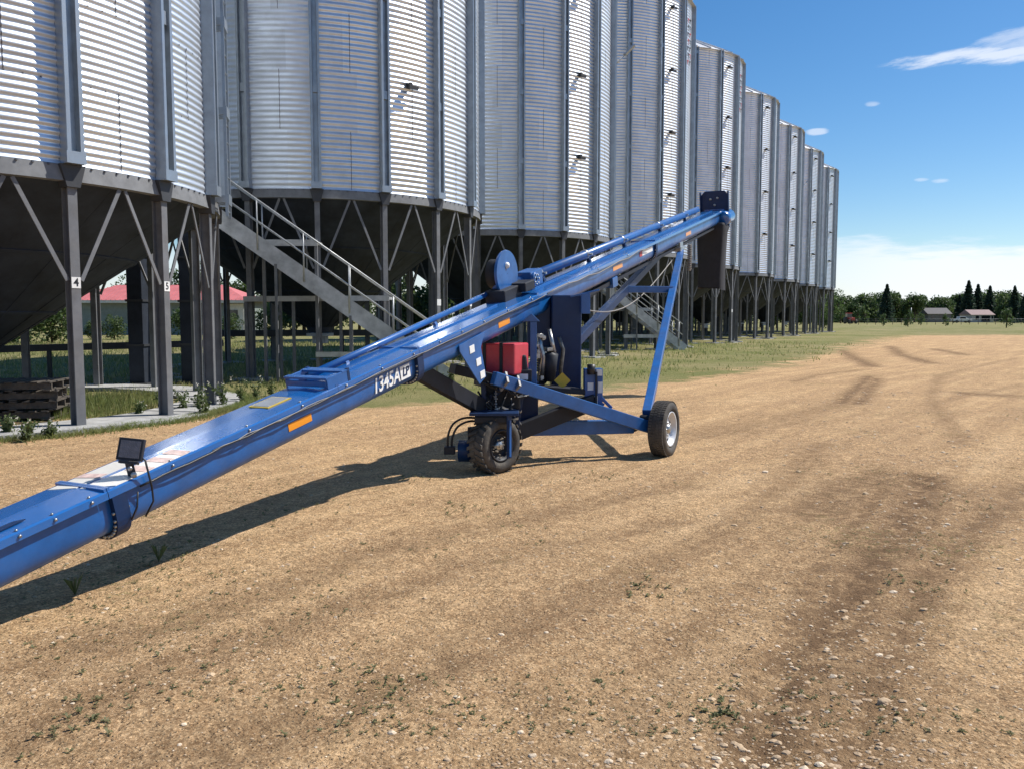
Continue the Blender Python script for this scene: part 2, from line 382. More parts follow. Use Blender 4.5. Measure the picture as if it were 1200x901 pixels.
for (px,py,w,lab) in [(897,553,7,'lone pale stone lying in the yard to the right of the wheel'),
        (1036,849-27,16,'flat brown stone beside the tyre track at the lower right'),
        (610,858,8,'pale stone near the bottom centre of the yard'),
        (650,893,6,'angular stone at the bottom edge right of centre'),
        (714,893,9,'pale stone at the bottom edge of the yard'),
        (215,849,6,'white stone at the lower left of the yard'),
        (125,712,6,'white stone just below the auger shadow'),
        (1120,835,6,'small grey stone at the lower right of the yard'),
        (640,740,5,'small pale stone in the middle of the yard')]:
    p=gnd(px,py);r=w*p.y/F*.5*1.3
    mb=MB();stone(mb,(p.x,p.y,gz(p.x,p.y)+r*.15),r,0,.55)
    solo(mb,'rock',M['stone_pale' if 'pale' in lab or 'white' in lab else 'stone'],lab,'rock',(p.x,p.y,gz(p.x,p.y)),'loose rocks on the yard',bevel=r*.12)

# ------------------------------------------------------------------ grain bins
def rp(r,a,z): return V((r*math.sin(a),-r*math.cos(a),z))
def make_bin(label,R,Hw,He,pitch,ph,Nn,zb,coneA,amp,top_brackets,mid_ring=False):
    root=thing('grain_bin',label,'grain bin',(0,0,0),'hopper bottom grain bins in a row')
    Rw=R-.15;dA=2*PI/Nn
    # corrugated wall
    mb=MB();seg=Nn*5;nr=int((He-Hw)/pitch*8);vs=[];fs=[]
    for i in range(nr+1):
        z=Hw+(He-Hw)*i/nr;r=Rw+amp*math.cos(2*PI*(z-Hw)/pitch)
        for k in range(seg): vs.append(rp(r,ph+2*PI*k/seg,z))
    for i in range(nr):
        for k in range(seg):
            a=i*seg+k;b_=i*seg+(k+1)%seg;fs.append((a,b_,b_+seg,a+seg))
    sh=pitch*10.5;rv=random.Random(int(R*100));tone={}
    mb.add(vs,fs,0,True)
    for i in range(nr):
        zi=int(((i+.5)/nr*(He-Hw))/sh)
        for k in range(seg):
            bay=k//5;hb=(k%5>=3) if (bay+zi)%2 else (k%5>=2)
            key=(bay+ (1 if hb else 0),zi)
            if key not in tone: tone[key]=rv.choice((0,0,2,3))
            mb.m[i*seg+k]=tone[key]
    for j in range(Nn):
        a=ph+(j+.5)*dA
        i=0;z=Hw+.02
        while z<He-.3:
            if (i+j)%2==0:
                z1=min(He-.1,z+sh);m=int((z1-z)/(pitch/6));ps=[]
                for q in range(m+1):
                    zz=z+(z1-z)*q/m;r=Rw+amp*math.cos(2*PI*(zz-Hw)/pitch)+.004
                    ps.append((rp(r,a-.007/R,zz),rp(r,a+.007/R,zz)))
                vv=[p for pr in ps for p in pr]
                mb.add(vv,[(2*q,2*q+1,2*q+3,2*q+2) for q in range(m)],1)
            z+=sh;i+=1
    # row of bolt heads along each horizontal lap
    z=Hw+sh;
    while z<(min(He,Hw+9.) if mid_ring else 0):
        for q in range(Nn*7):
            a=ph+2*PI*(q+.5)/(Nn*7);c=rp(Rw+amp+.004,a,z-pitch*.5+pitch*.5)
            t=V((math.cos(a),math.sin(a),0))
            mb.add([c-t*.012+V((0,0,-.012)),c+t*.012+V((0,0,-.012)),c+t*.012+V((0,0,.012)),c-t*.012+V((0,0,.012))],[(0,1,2,3)],1)
        z+=sh
    mb.build('wall',[M['galv'],M['seam'],M['galv_b'],M['galv_c']],root)
    # base ring with bolts
    mb=MB();bh=.22
    mb.lathe((0,0,Hw),(0,0,1),[(-bh,R-.26),(-bh,R-.10),(-.005,R-.13),(-.005,R-.26)],Nn*5,0,False)
    for q in range(Nn*8):
        a=ph+2*PI*(q+.5)/(Nn*8);mb.obox(rp(R-.118,a,Hw-.02),V((math.cos(a),math.sin(a),0))*.012,V((math.sin(a),-math.cos(a),0))*.012,(0,0,.012),1)
    mb.build('base_ring',[M['ring'],M['seam']],root)
    # hopper
    mb=MB();z1=coneA
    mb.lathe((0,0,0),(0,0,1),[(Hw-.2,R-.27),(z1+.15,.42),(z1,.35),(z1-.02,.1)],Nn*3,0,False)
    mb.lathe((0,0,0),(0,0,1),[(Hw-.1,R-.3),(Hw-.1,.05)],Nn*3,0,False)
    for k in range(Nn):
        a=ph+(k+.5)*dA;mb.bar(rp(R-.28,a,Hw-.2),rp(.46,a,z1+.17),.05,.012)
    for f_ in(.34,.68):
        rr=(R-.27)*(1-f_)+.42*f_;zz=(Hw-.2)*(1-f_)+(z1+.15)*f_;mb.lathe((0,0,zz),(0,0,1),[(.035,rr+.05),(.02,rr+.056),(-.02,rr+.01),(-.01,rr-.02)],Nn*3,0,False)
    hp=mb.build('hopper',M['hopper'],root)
    mb=MB();mb.box(-.34,.34,-.34,.34,z1-.12,z1-.03);mb.box(-.2,.2,-.2,.2,z1-.34,z1-.12);mb.build('slide_gate',M['galv_dull'],hp)
    # roof
    mb=MB();rs=math.tan(R_(27));hr=(R-.4)*rs
    mb.lathe((0,0,He),(0,0,1),[(-.06,R-.13),(-.03,R+.02),(hr,.42),(hr+.25,.42),(hr+.3,.05)],Nn*2,0,False)
    for k in range(Nn*2):
        a=ph+k*dA/2;mb.bar(rp(R+.01,a,He+.0),rp(.45,a,He+hr+.02),.05,.09)
    mb.build('roof',M['roof'],root)
    # stiffeners and legs
    for k in range(Nn):
        a=ph+k*dA;o=V((math.sin(a),-math.cos(a),0));t=V((math.cos(a),math.sin(a),0))
        mb=MB()
        prof=[(-.12,-.005),(-.12,.17),(-.115,.185),(-.062,.185),(-.052,.08),(.052,.08),(.062,.185),(.115,.185),(.12,.17),(.12,-.005)]
        zs=[Hw+.0,He]
        P=[[o*(Rw+q)+t*p+V((0,0,z)) for p,q in prof] for z in zs];n=len(prof)
        mb.add(P[0]+P[1],[(i,i+1,n+i+1,n+i) for i in range(n-1)])
        mb.obox(o*(Rw+.10)+V((0,0,Hw+.08)),t*.13,o*.092,V((0,0,.08)))
        z=Hw+2.4
        while z<He:
            mb.obox(o*(Rw+.10)+V((0,0,z)),t*.055,o*.045,V((0,0,.10)));z+=2.4+.0
        mb.build('stiffener',M['stiff'],root)
        mb=MB();ro=R-.20;w=.064;h=.085
        # I-section leg: outer flange, inner flange, web
        zt=Hw-bh-.0
        mb.obox(o*(ro+h-.009)+V((0,0,zt/2)),t*w,o*.009,V((0,0,zt/2)))
        mb.obox(o*(ro-h+.009)+V((0,0,zt/2)),t*w,o*.009,V((0,0,zt/2)))
        mb.obox(o*ro+V((0,0,zt/2)),t*.006,o*(h-.018),V((0,0,zt/2)))
        mb.obox(o*ro+V((0,0,.045)),t*.16,o*.16,V((0,0,.012)))
        # dark gusset at the top: wedge
        for s_ in(-1,):
            pl=[o*(ro-h)+t*(-.17)+V((0,0,Hw-.004)),o*(ro-h)+t*(.17)+V((0,0,Hw-.004)),o*(ro-h)+t*(.09)+V((0,0,Hw-.30)),o*(ro-h)+t*(-.09)+V((0,0,Hw-.30))]
            mb.prism(pl,o*(h*2+.05),1)
        lg=mb.build('leg',[M['leg'],M['leg_dark']],root)
        for s_ in(-1,1):
            a2=a+s_*dA*.47;mb=MB();mb.bar(rp(ro+.05,a+s_*.022,zb),rp(ro+.05,a2,Hw-bh-.02),.055,.018,up=o);mb.build('brace',M['leg'],lg)
    for z in top_brackets:
        a=ph+1.42*dA
        mb=MB();o=V((math.sin(a),-math.cos(a),0));t=V((math.cos(a),math.sin(a),0))
        mb.obox(o*(Rw+.08)+V((0,0,z)),t*.05,o*.07,V((0,0,.07)));mb.obox(o*(Rw+.15)+t*.08+V((0,0,z-.05)),t*.14,o*.03,V((0,0,.04)))
        mb.build('bracket',M['bracket'],root)
    return root
S2=2*PI/18
proto=make_bin('second silver grain bin from the left, behind the long staircase',5.02,4.69,17.0,.135,.2205,18,2.75,1.1,.012,[7.45,10.4,13.3,16.2])
C2=V((-5.87,25.69,0));DR=V((5.124,9.504,.0))
names=['third silver grain bin from the left, rising behind the middle of the blue auger','fourth silver grain bin from the left, behind the auger head, with lettering by the eave',
 'fifth silver grain bin from the left, first whose roof shows against the sky','sixth silver grain bin from the left, just right of the black spout','seventh silver grain bin from the left, three before the end of the row',
 'eighth silver grain bin from the left, next to last in the row','ninth and farthest silver grain bin, at the right end of the row']
bins=[proto]
for i,l in enumerate(names):
    c=copy_tree(proto);c.location=C2+DR*(i+1);c['label']=l;bins.append(c)
proto.location=C2
bin1=make_bin('nearest silver grain bin, at the left edge, on numbered legs',4.555,3.60,15.6,.104,.948-6*S2,18,2.05,.62,.0092,[],True)
C1=V((-9.557,14.10,0));bin1.location=C1
def part_on(root,loc,mb,name,mats):
    # mesh given in world coordinates, root moved to loc
    root['org_']=tuple(loc);o=mb.build(name,mats,root);return o
for i,(k_,l) in enumerate([(3,'rear row bin whose dark hopper shows under the third bin from the left'),(4,'rear row bin whose dark hopper shows behind the auger support leg'),(5,'rear row bin whose dark hopper shows left of the black spout'),(6,'rear row bin whose dark hopper shows right of the black spout'),(7,'farthest rear row bin, glimpsed between the legs of the sixth bin')]):
    c=copy_tree(proto);c.location=C2+DR*k_+V((-9.7,5.2,0));c['label']=l
# number plates on two legs of the near bin
for k,txt in((0,'4'),(1,'5')):
    a=.948+k*S2;o=V((math.sin(a),-math.cos(a),0));t=V((math.cos(a),math.sin(a),0));c=C1+o*(4.555-.20+.085+.004)+V((0,0,2.02-.0))
    mb=MB();mb.obox(c,t*.062,o*.003,V((0,0,.075)));pl=part_on(bin1,C1,mb,'number_plate',M['white'])
    text_mesh('number',txt,.15,c+o*.004,t,V((0,0,1)),M['blacktxt'],pl,sx=.95)
for bi,k in((0,2),(0,3),(1,3),(3,2)):
    a=.2205+k*S2;o=V((math.sin(a),-math.cos(a),0));t=V((math.cos(a),math.sin(a),0));Cb=bins[bi].location.copy();c=Cb+o*(5.02-.20+.085+.004)+V((0,0,1.95))
    mb=MB();mb.obox(c,t*.075,o*.003,V((0,0,.085)));part_on(bins[bi],Cb,mb,'number_plate',M['white'])
# lettering near the eave of the fourth and fifth bins (far too small to read: dark and red upright strokes)
for bi in(2,3):
    Cb=bins[bi].location.copy();mb=MB()
    for j in range(7):
        a=.2205+2.42*S2;zz=16.1-j*.33
        for q in range(2):
            aa=a+.035*q*2;o=V((math.sin(aa),-math.cos(aa),0));t=V((math.cos(aa),math.sin(aa),0))
            c=Cb+o*(5.02-.15+.024)+V((0,0,zz+.04*q));mi=0 if (j+q)%3 else 1
            mb.obox(c,t*.10,o*.003,V((0,0,.03)),mi);mb.obox(c+t*(.08*(1 if j%2 else -1))-V((0,0,.10)),t*.025,o*.003,V((0,0,.10)),mi)
    part_on(bins[bi],Cb,mb,'lettering',[M['blacktxt'],M['red_print']])
# flood lights on arms
for bi,zz in((1,12.0),(5,13.0)):
    Cb=bins[bi].location.copy();a=.2205+3.3*S2;o=V((math.sin(a),-math.cos(a),0));t=V((math.cos(a),math.sin(a),0))
    mb=MB();p=Cb+o*4.88+V((0,0,zz-.5));q=Cb+o*5.35+t*.15+V((0,0,zz));mb.tube([p,q],.03,8);mb.obox(q+(q-p).normalized()*.2,(q-p).normalized()*.26,t*.13,o*.05)
    part_on(bins[bi],Cb,mb,'flood_light',M['galv_dull'])
# caged ladder channel on the near bin's right edge
a=.948+2.33*S2
ao=V((math.sin(a),-math.cos(a),0));at_=V((math.cos(a),math.sin(a),0))
mb=MB()
for s_ in(-.17,.17): 
    mb.bar(C1+ao*(4.46+.18)+at_*s_+V((0,0,3.3)),C1+ao*(4.46+.18)+at_*s_+V((0,0,15.6)),.05,.05,up=ao)
z=3.4
while z<15.5:
    mb.tube([C1+ao*4.64+at_*-.17+V((0,0,z)),C1+ao*4.64+at_*.17+V((0,0,z))],.015,6);z+=.3
z=3.6
while z<15.5:
    for s_ in(-.17,.17): mb.obox(C1+ao*4.55+at_*s_+V((0,0,z)),at_*.03,ao*.10,V((0,0,.06)))
    mb.obox(C1+ao*4.67+V((0,0,z)),at_*.19,ao*.008,V((0,0,.09)));z+=1.5
part_on(bin1,C1,mb,'ladder',M['stiff'])

# concrete footings
def footing(C,R,ph,only=None,ring=False):
    mb=MB()
    if ring:
        n=90
        for k in range(n):
            a0=k*2*PI/n;a1=(k+1)*2*PI/n
            if k%5==4: a1-=.004
            j=k//5;r0=R-.75+.03*((j*7)%3);r1=R+.28+.05*((j*5)%4);h=.055+.008*(j%3)
            P=[C+rp(r0,a0,-.1),C+rp(r1,a0,-.1),C+rp(r1,a1,-.1),C+rp(r0,a1,-.1)];mb.prism(P,(0,0,.1+h))
    else:
        for k in range(18):
            a=ph+k*S2;o=V((math.sin(a),-math.cos(a),0));t=V((math.cos(a),math.sin(a),0))
            mb.obox(C+o*(R-.2)+V((0,0,-.02)),t*.38,o*.38,V((0,0,.06)))
    return mb
fr=footing(C1,4.4,0,ring=True);solo(fr,'concrete_footing',M['concrete'],'cracked concrete slab ring under the legs of the nearest grain bin','footing',tuple(C1),'concrete footings under the bins')
nms=['second','third','fourth','fifth','sixth','seventh','eighth','ninth']
for i,bn in enumerate(bins):
    c=bn.location;ft=thing('concrete_footing','square concrete leg pads under the %s grain bin from the left'%nms[i],'footing',tuple(c),'concrete footings under the bins')
    for k in range(18):
        a=.2205+k*S2;o=V((math.sin(a),-math.cos(a),0));t=V((math.cos(a),math.sin(a),0));mb=MB();mb.obox(c+o*(5.02-.2)+V((0,0,-.02)),t*.38,o*.38,V((0,0,.07)));mb.build('pad',M['concrete'],ft)

# unloading pipe / beams behind the near legs
def beam(a,b_,w,h,label,m='leg_dark',name='steel_beam',legs=0):
    a=V(a);b_=V(b_);rt=thing(name,label,'steel beam',(a.x,a.y,0))
    mb=MB();mb.bar(a,b_,w,h);mb.build('rail',M[m],rt)
    n=max(2,legs)
    for i in range(n):
        p=a.lerp(b_,(i+.08)/(n-.84));mb=MB();mb.bar((p.x,p.y,0),(p.x,p.y,p.z-h/2),.08,.08,up=(1,0,0));mb.build('post',M[m],rt)
    return rt
beam(at(-60,411,19),at(262,402,21),.12,.16,'long low dark rail crossing behind the legs of the nearest bin','leg_dark',legs=4)
beam(at(245,391,29),at(480,390,30),.16,.22,'dark horizontal beam low between the rear legs of the second bin','leg_dark',legs=4)
# vertical unloading chutes behind near bin
for px,py,Y,w,lab in((163,452,19.0,.34,'wide dark upright duct behind the nearest bin'),(222,452,19.6,.30,'dark upright duct streaked with grey between first and second bins')):
    p=gnd(px,py) ;p=V((at(px,400,Y).x,Y,0))
    rt=thing('upright_duct',lab,'duct',(p.x,p.y,0))
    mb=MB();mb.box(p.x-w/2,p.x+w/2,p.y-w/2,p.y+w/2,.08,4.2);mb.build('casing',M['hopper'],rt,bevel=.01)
    for z in(.9,1.9,2.9,3.9):
        mb=MB();mb.box(p.x-w/2-.03,p.x+w/2+.03,p.y-w/2-.03,p.y+w/2+.03,z,z+.05);mb.build('flange',M['leg_dark'],rt)
    mb=MB();mb.box(p.x-w/2-.1,p.x+w/2+.1,p.y-w/2-.1,p.y+w/2+.1,0,.08);mb.build('base_plate',M['leg_dark'],rt)

# ------------------------------------------------------------------ stairs
def stairs(foot,top,width,label,nposts,depthdir):
    foot=V(foot);top=V(top);rt=thing('steel_staircase',label,'staircase',tuple(foot),'steel staircases up to the bins')
    d=(top-foot);hd=V((d.x,d.y,0)).normalized();n=V(depthdir);n=(n-hd*n.dot(hd));n.z=0;n.normalize()
    for s_ in(0,1):
        mb=MB();o=n*width*s_;dn=d.normalized();up=n.cross(dn);up=up if up.z>0 else -up
        mb.obox((foot+top)/2+o,d/2,n*.004,up*.19);mb.obox((foot+top)/2+o+up*.19+n*.025*(1-2*s_),d/2,n*.03,up*.005);mb.obox((foot+top)/2+o-up*.19+n*.025*(1-2*s_),d/2,n*.03,up*.005)
        mb.build('stringer',M['stairs'],rt)
    ns=int(d.z/.2)
    mb=MB()
    for i in range(1,ns):
        p=foot+d*(i/ns);mb.obox(p+n*width/2+V((0,0,.02)),hd*.13,n*(width/2-.01),V((0,0,.018)))
    mb.build('treads',M['stairs'],rt)
    for s_ in(0,1):
        mb=MB();o=n*width*s_-n*.05*(1-2*s_)
        a=foot+d*.03+o;b_=top+o
        for hh in(.55,1.05):
            pts=[a+V((0,0,hh)),b_+V((0,0,hh))]
            mb.tube(pts,.021,8)
        mb.tube([b_+V((0,0,1.05)),b_+V((0,0,1.05))+hd*.5],.021,8);mb.tube([b_+V((0,0,.55)),b_+V((0,0,.55))+hd*.5],.021,8)
        for i in range(nposts):
            p=a.lerp(b_,(i+.15)/(nposts-.7));mb.tube([p+V((0,0,-.12)),p+V((0,0,1.05))],.019,8)
        mb.build('handrail',M['stairs'],rt)
    # landing and support frames
    mb=MB();pl=top+hd*.55+n*width/2
    mb.obox(pl+V((0,0,.02)),hd*.55,n*(width/2+.1),V((0,0,.035)))
    mb.build('landing',M['stairs'],rt)
    for fr_ in(.42,.72):
        p=foot+d*fr_;mb=MB()
        for s_ in(0,1):
            q=p+n*width*s_;mb.bar((q.x,q.y,.0),(q.x,q.y,q.z-.16),.06,.06,up=(1,0,0))
        q0=V((p.x,p.y,p.z*.55));mb.bar(q0,q0+n*width,.05,.07)
        mb.build('support_frame',M['leg'],rt)
    return rt
f1=gnd(528,446);t1=at(238,243,19.7)
stairs((f1.x,f1.y,0.05),t1,.85,'long grey steel staircase between the first and second bins, slanting down behind the auger',6,(.1,1,0))
f2=gnd(803,410.5);t2=V((f2.x,f2.y,0))+(t1-V((f1.x,f1.y,0)))+V((0,0,.2))
stairs((f2.x,f2.y,0.05),t2,.85,'farther grey steel staircase seen under the auger beside its support leg',6,(.1,1,0))
# service platforms behind stair 1 
def platform(a,b_,z,h,label,legs):
    a=V(a);b_=V(b_);rt=thing('service_platform',label,'platform',(a.x,a.y,0),'small steel platforms by the stairs')
    mb=MB();mb.bar(a,b_,.5,.07);mb.bar(a+V((0,-.26,0)),b_+V((0,-.26,0)),.02,h);mb.build('deck',M['stairs'],rt)
    for i in range(legs):
        p=a.lerp(b_,(i+.04)/(legs-.92));mb=MB();mb.bar((p.x,p.y-.2,0),(p.x,p.y-.2,p.z),.07,.07,up=(1,0,0));mb.build('post',M['leg'],rt)
platform(at(289,351,21.0),at(458,350,21.0),0,.13,'longer grey platform ledge behind the lower half of the long staircase',4)
platform(at(309,286,20.6),at(375,286,20.6),0,.15,'short upper ledge behind the long staircase, under the second bin',2)
platform(at(373,415,20.3),at(470,415,20.3),0,.12,'low grey step ledge just behind the auger near the staircase foot',3)
platform(at(700,363,41),at(772,363,41),0,.16,'distant grey ledge behind the farther staircase',2)
platform(at(730,394,40),at(780,394,40),0,.16,'lowest distant ledge by the foot of the farther staircase',2)

# pallets
def pallet(mb,c,ang):
    R=Matrix.Rotation(ang,3,'Z');c=V(c)
    X=R@V((1,0,0));Y=R@V((0,1,0))
    for i in range(7): mb.obox(c+X*(-.54+i*.18)+V((0,0,.13)),X*.05,Y*.5,V((0,0,.01)))
    for j in(-.45,0,.45): mb.obox(c+Y*j+V((0,0,.07)),X*.6,Y*.02,V((0,0,.045)))
    for i in(-.54,0,.54): mb.obox(c+X*i+V((0,0,.012)),X*.05,Y*.5,V((0,0,.01)))
p0=gnd(12,492)
for i in range(4):
    mb=MB();c=(p0.x-.05+.05*(i%2),p0.y+.35,.01+.145*i);pallet(mb,c,.15+.1*(i%3))
    solo(mb,'wooden_pallet',M['pallet'],['weathered wooden pallet at the bottom of the stack under the nearest bin','weathered wooden pallet second from the bottom of the stack under the nearest bin','weathered wooden pallet second from the top of the stack under the nearest bin','weathered wooden pallet on top of the stack under the nearest bin'][i],'pallet',c,'pallets stacked under the nearest bin')
for j,(px,py) in enumerate([(190,446),(130,422),(235,392)]):
    pass

# ------------------------------------------------------------------ AUGER
P0=V((-2.555,4.102,.383));TH=.469;EL=.213
D=V((math.sin(TH)*math.cos(EL),math.cos(TH)*math.cos(EL),math.sin(EL)));NN=V((math.cos(TH),-math.sin(TH),0));UU=NN.cross(D)
def Fp(s,n,u): return P0+D*s+NN*n+UU*u
def pr(P):
    z=P.z-H;c,s=math.cos(PT),math.sin(PT);d=P.y*c-z*s;u=z*c+P.y*s;return 600+F*P.x/d,450.5-F*u/d
def s_at(px,n=.195,u=.137):
    lo,hi=-2,25
    for _ in range(50):
        m=(lo+hi)/2
        if pr(Fp(m,n,u))[0]<px: lo=m
        else: hi=m
    return lo
root_loc=tuple(V((.6,9.4,0)))
AG=thing('grain_auger','long blue portable grain auger slanting up from lower left, on a wheeled frame','auger',root_loc)
SE=15.15;S0=-1.4;W=.39;T=.274
# trough (U section)
def usec(s,g=0.):
    pts=[(-.168-g,.115)]
    sg=lambda q,e:math.copysign(abs(q)**e,q)
    for k in range(0,17):
        a=PI+PI*k/16;pts.append((sg(math.cos(a),.62)*(.168+g),.0+sg(math.sin(a),.75)*(.137+g)))
    pts.append((.168+g,.115));return [Fp(s,n,u) for n,u in pts]
mb=MB();ss=[S0+ (SE-S0)*i/40 for i in range(41)];vv=[];n=len(usec(0))
for s in ss: vv+=usec(s)
mb.add(vv,[(i*n+j,i*n+j+1,(i+1)*n+j+1,(i+1)*n+j) for i in range(40) for j in range(n-1)],0,True)
mb.f.append(tuple(range(40*n,41*n)));mb.m.append(0);mb.sm.append(False)
mb.f.append(tuple(range(0,n))[::-1]);mb.m.append(0);mb.sm.append(False)
trough=mb.build('trough',M['blue'],AG)
# flanges / joints
def flange(px,wd=.09,g=.035):
    s=s_at(px);mb=MB();a=usec(s,.0);b_=usec(s,g)
    a2=[p+D*wd for p in a];b2=[p+D*wd for p in b_];k=len(a)
    vs=a+b_+a2+b2;fs=[]
    for i in range(k-1):
        fs+=[(k+i,k+i+1,3*k+i+1,3*k+i),(i,i+1,k+i+1,k+i),(2*k+i+1,2*k+i,3*k+i,3*k+i+1)]
    mb.add(vs,fs)
    f=mb.build('flange',M['blue_dark'],trough)
    mb=MB()
    for i in range(1,k-1):
        p=(b_[i]*.55+a[i]*.45)
        mb.lathe(p-D*.01,D,[(0,.001),(0,.009),(wd+.02,.009),(wd+.02,.001)],6)
    mb.build('bolts',M['steel'],f)
for px in(128,487,768): flange(px)
# lid : sheet with turned-down lips, in lengths with a joint
def lid(s0,s1,th=.012,name='lid'):
    mb=MB();w=.205
    pr_=[(-w,.095),(-w,.134),(-w+.012,.142),(-.02,.150),(.02,.150),(w-.012,.142),(w,.134),(w,.095)]
    a=[Fp(s0,x,y) for x,y in pr_];b_=[Fp(s1,x,y) for x,y in pr_];k=len(pr_)
    mb.add(a+b_,[(i,i+1,k+i+1,k+i)[::-1] for i in range(k-1)])
    for (s,e) in((s0,1),(s1,-1)):
        mb.obox(Fp(s+e*.008,0,.145),D*.008,NN*.2,UU*.012)
    return mb.build(name,M['blue_lid'],AG)
js=[S0,s_at(125),s_at(395),s_at(490),s_at(630),s_at(768),SE]
for a_,b_ in zip(js,js[1:]): lid(a_,b_-.004)
# central stiffening rib of upper lids
mb=MB();mb.bar(Fp(s_at(410),.01,.158),Fp(s_at(600),.01,.158),.03,.014,up=UU);mb.build('lid_rib',M['blue_lid'],AG)
mb=MB();mb.bar(Fp(s_at(640),.01,.158),Fp(SE-.3,.01,.158),.03,.014,up=UU);mb.build('lid_rib',M['blue_lid'],AG)
# bolts with clips along the near edge
for px in(20,62,105,200,290,352,404,446,483,514,540,566,594,622,665,700,735):
    s=s_at(px);mb=MB();p=Fp(s,.206,.118)
    mb.lathe(p,NN,[(0,.001),(0,.008),(.009,.008),(.009,.001)],8);mb.lathe(Fp(s,.19,.142),UU,[(0,.001),(0,.007),(.009,.007),(.009,.001)],8);mb.build('clip_bolt',M['steel'],AG)
# hollow slot on the lid at the frame's left edge
mb=MB();s=s_at(42);mb.prism([Fp(s,.12,.150),Fp(s-.9,.16,.150),Fp(s-.9,.02,.150),Fp(s-.04,.085,.150)][::-1],UU*.006);mb.build('inspection_slot',M['blue_dark'],AG)
# pale striped decals on lid
s0,s1=s_at(118),s_at(222)
mb=MB()
mb.prism([Fp(s0,.03,.1495),Fp(s0+.10,.19,.1425),Fp(s1,.19,.1425),Fp(s1-.1,.05,.1485)],UU*.004,0)
for q in(.45,.68,.88): 
    s=s0+(s1-s0)*q;mb.prism([Fp(s,.05,.153),Fp(s+.02,.19,.1465),Fp(s+.09,.19,.1465),Fp(s+.07,.05,.153)],UU*.002,1)
mb.build('striped_decal',[M['stripe'],M['stripe_red']],AG)
mb=MB();sA=s_at(118)-.0;mb.prism([Fp(sA-.05,-.17,.143),Fp(sA,.0,.1505),Fp(sA+.42,.0,.1505),Fp(sA+.38,-.17,.143)],UU*.004,0)
mb.prism([Fp(sA+.12,-.17,.148),Fp(sA+.14,.0,.1555),Fp(sA+.20,.0,.1555),Fp(sA+.18,-.17,.148)],UU*.002,1)
mb.build('striped_decal',[M['stripe'],M['stripe_red']],AG)
# grey data plate
s=s_at(345);mb=MB();mb.obox(Fp(s,-.02,.152),D*.12,NN*.09,UU*.003);mb.build('data_plate',M['yellow'],AG)
mb=MB();mb.obox(Fp(s,-.02,.156),D*.105,NN*.075,UU*.002);mb.build('data_plate',M['galv_dull'],AG)
# box bracket across the lid
s=s_at(408);mb=MB()
for n_ in(-.19,.19): mb.obox(Fp(s-.12,n_,.18),D*.12,NN*.008,UU*.045)
mb.obox(Fp(s-.02,0,.222),D*.04,NN*.2,UU*.008);mb.obox(Fp(s-.22,0,.222),D*.03,NN*.2,UU*.008);mb.obox(Fp(s-.24,0,.18),D*.006,NN*.19,UU*.02)
mb.build('shaft_bracket',M['blue'],AG,bevel=.003)
for n_ in(-.19,.19):
    mb=MB();mb.obox(Fp(s+.012,n_,.18),D*.014,NN*.010,UU*.055);mb.build('bracket_end',M['blue_dark'],AG)
# side reflectors and decals
def side_plate(px0,px1,u0,u1,m,name='reflector',dn=.0):
    s0=s_at(px0,.189,.02);s1=s_at(px1,.189,.02);mb=MB()
    # follows the curved side: narrow vertical steps
    k=5;vs=[]
    for i in range(k+1):
        u=u0+(u1-u0)*i/k;th_=math.asin(min(1,(abs(min(u,0))/.137)**(1/.75)));nn=.168*math.cos(th_)**.62+.003+dn
        vs+=[Fp(s0,nn,u),Fp(s1,nn,u)]
    mb.add(vs,[(2*i,2*i+1,2*i+3,2*i+2) for i in range(k)],0,True)
    return mb.build(name,m,AG)
side_plate(340,367,-.03,.025,M['orange']);side_plate(586,599,-.03,.03,M['orange']);side_plate(720,731,-.02,.04,M['orange']);side_plate(805,811,-.03,.03,M['orange'])
# model lettering
sa=s_at(441,.195,.0);sb=s_at(483,.195,.0)
c=Fp(sa+(sb-sa)*.33,.1715,-.012)
tm=text_mesh('lettering','1345A',.165,c,D,UU,M['white'],AG,shear=.25,sx=.86)
bb=Fp(sa+(sb-sa)*.86,.1715,-.006)
mb=MB();mb.obox(bb,D*(sb-sa)*.135,NN*.002,UU*.058);lp=mb.build('lettering_panel',M['white'],AG)
text_mesh('lettering','LP',.10,bb+NN*.004,D,UU,M['blue_dark'],lp,shear=.25,sx=.95)
# small maker panel near the head (pale, red corner)
s0=s_at(752,.195,0);s1=s_at(766,.195,0)
side_plate(754,766,.0,.075,M['white'],'maker_decal',.002);side_plate(751,754,.0,.075,M['red_print'],'maker_decal',.002)
# wire harness along the near side
def wiggle(pxs,n0,u0,a,seed,step=14):
    rr=random.Random(seed);pts=[];px=pxs[0]
    while px<=pxs[1]:
        pts.append(Fp(s_at(px),n0+rr.uniform(0,.012),u0+rr.uniform(-a,a)));px+=step
    return pts
mb=MB();mb.tube(wiggle((245,640),.209,.100,.006,3),.003,6);mb.build('wire_harness',M['wire'],AG)
mb=MB();mb.tube(wiggle((160,640),.207,.092,.005,4),.006,6);mb.build('hose',M['hose'],AG)
mb=MB();mb.tube(wiggle((640,760),.20,.09,.03,5,12),.007,6);mb.build('wire_harness',M['wire'],AG)
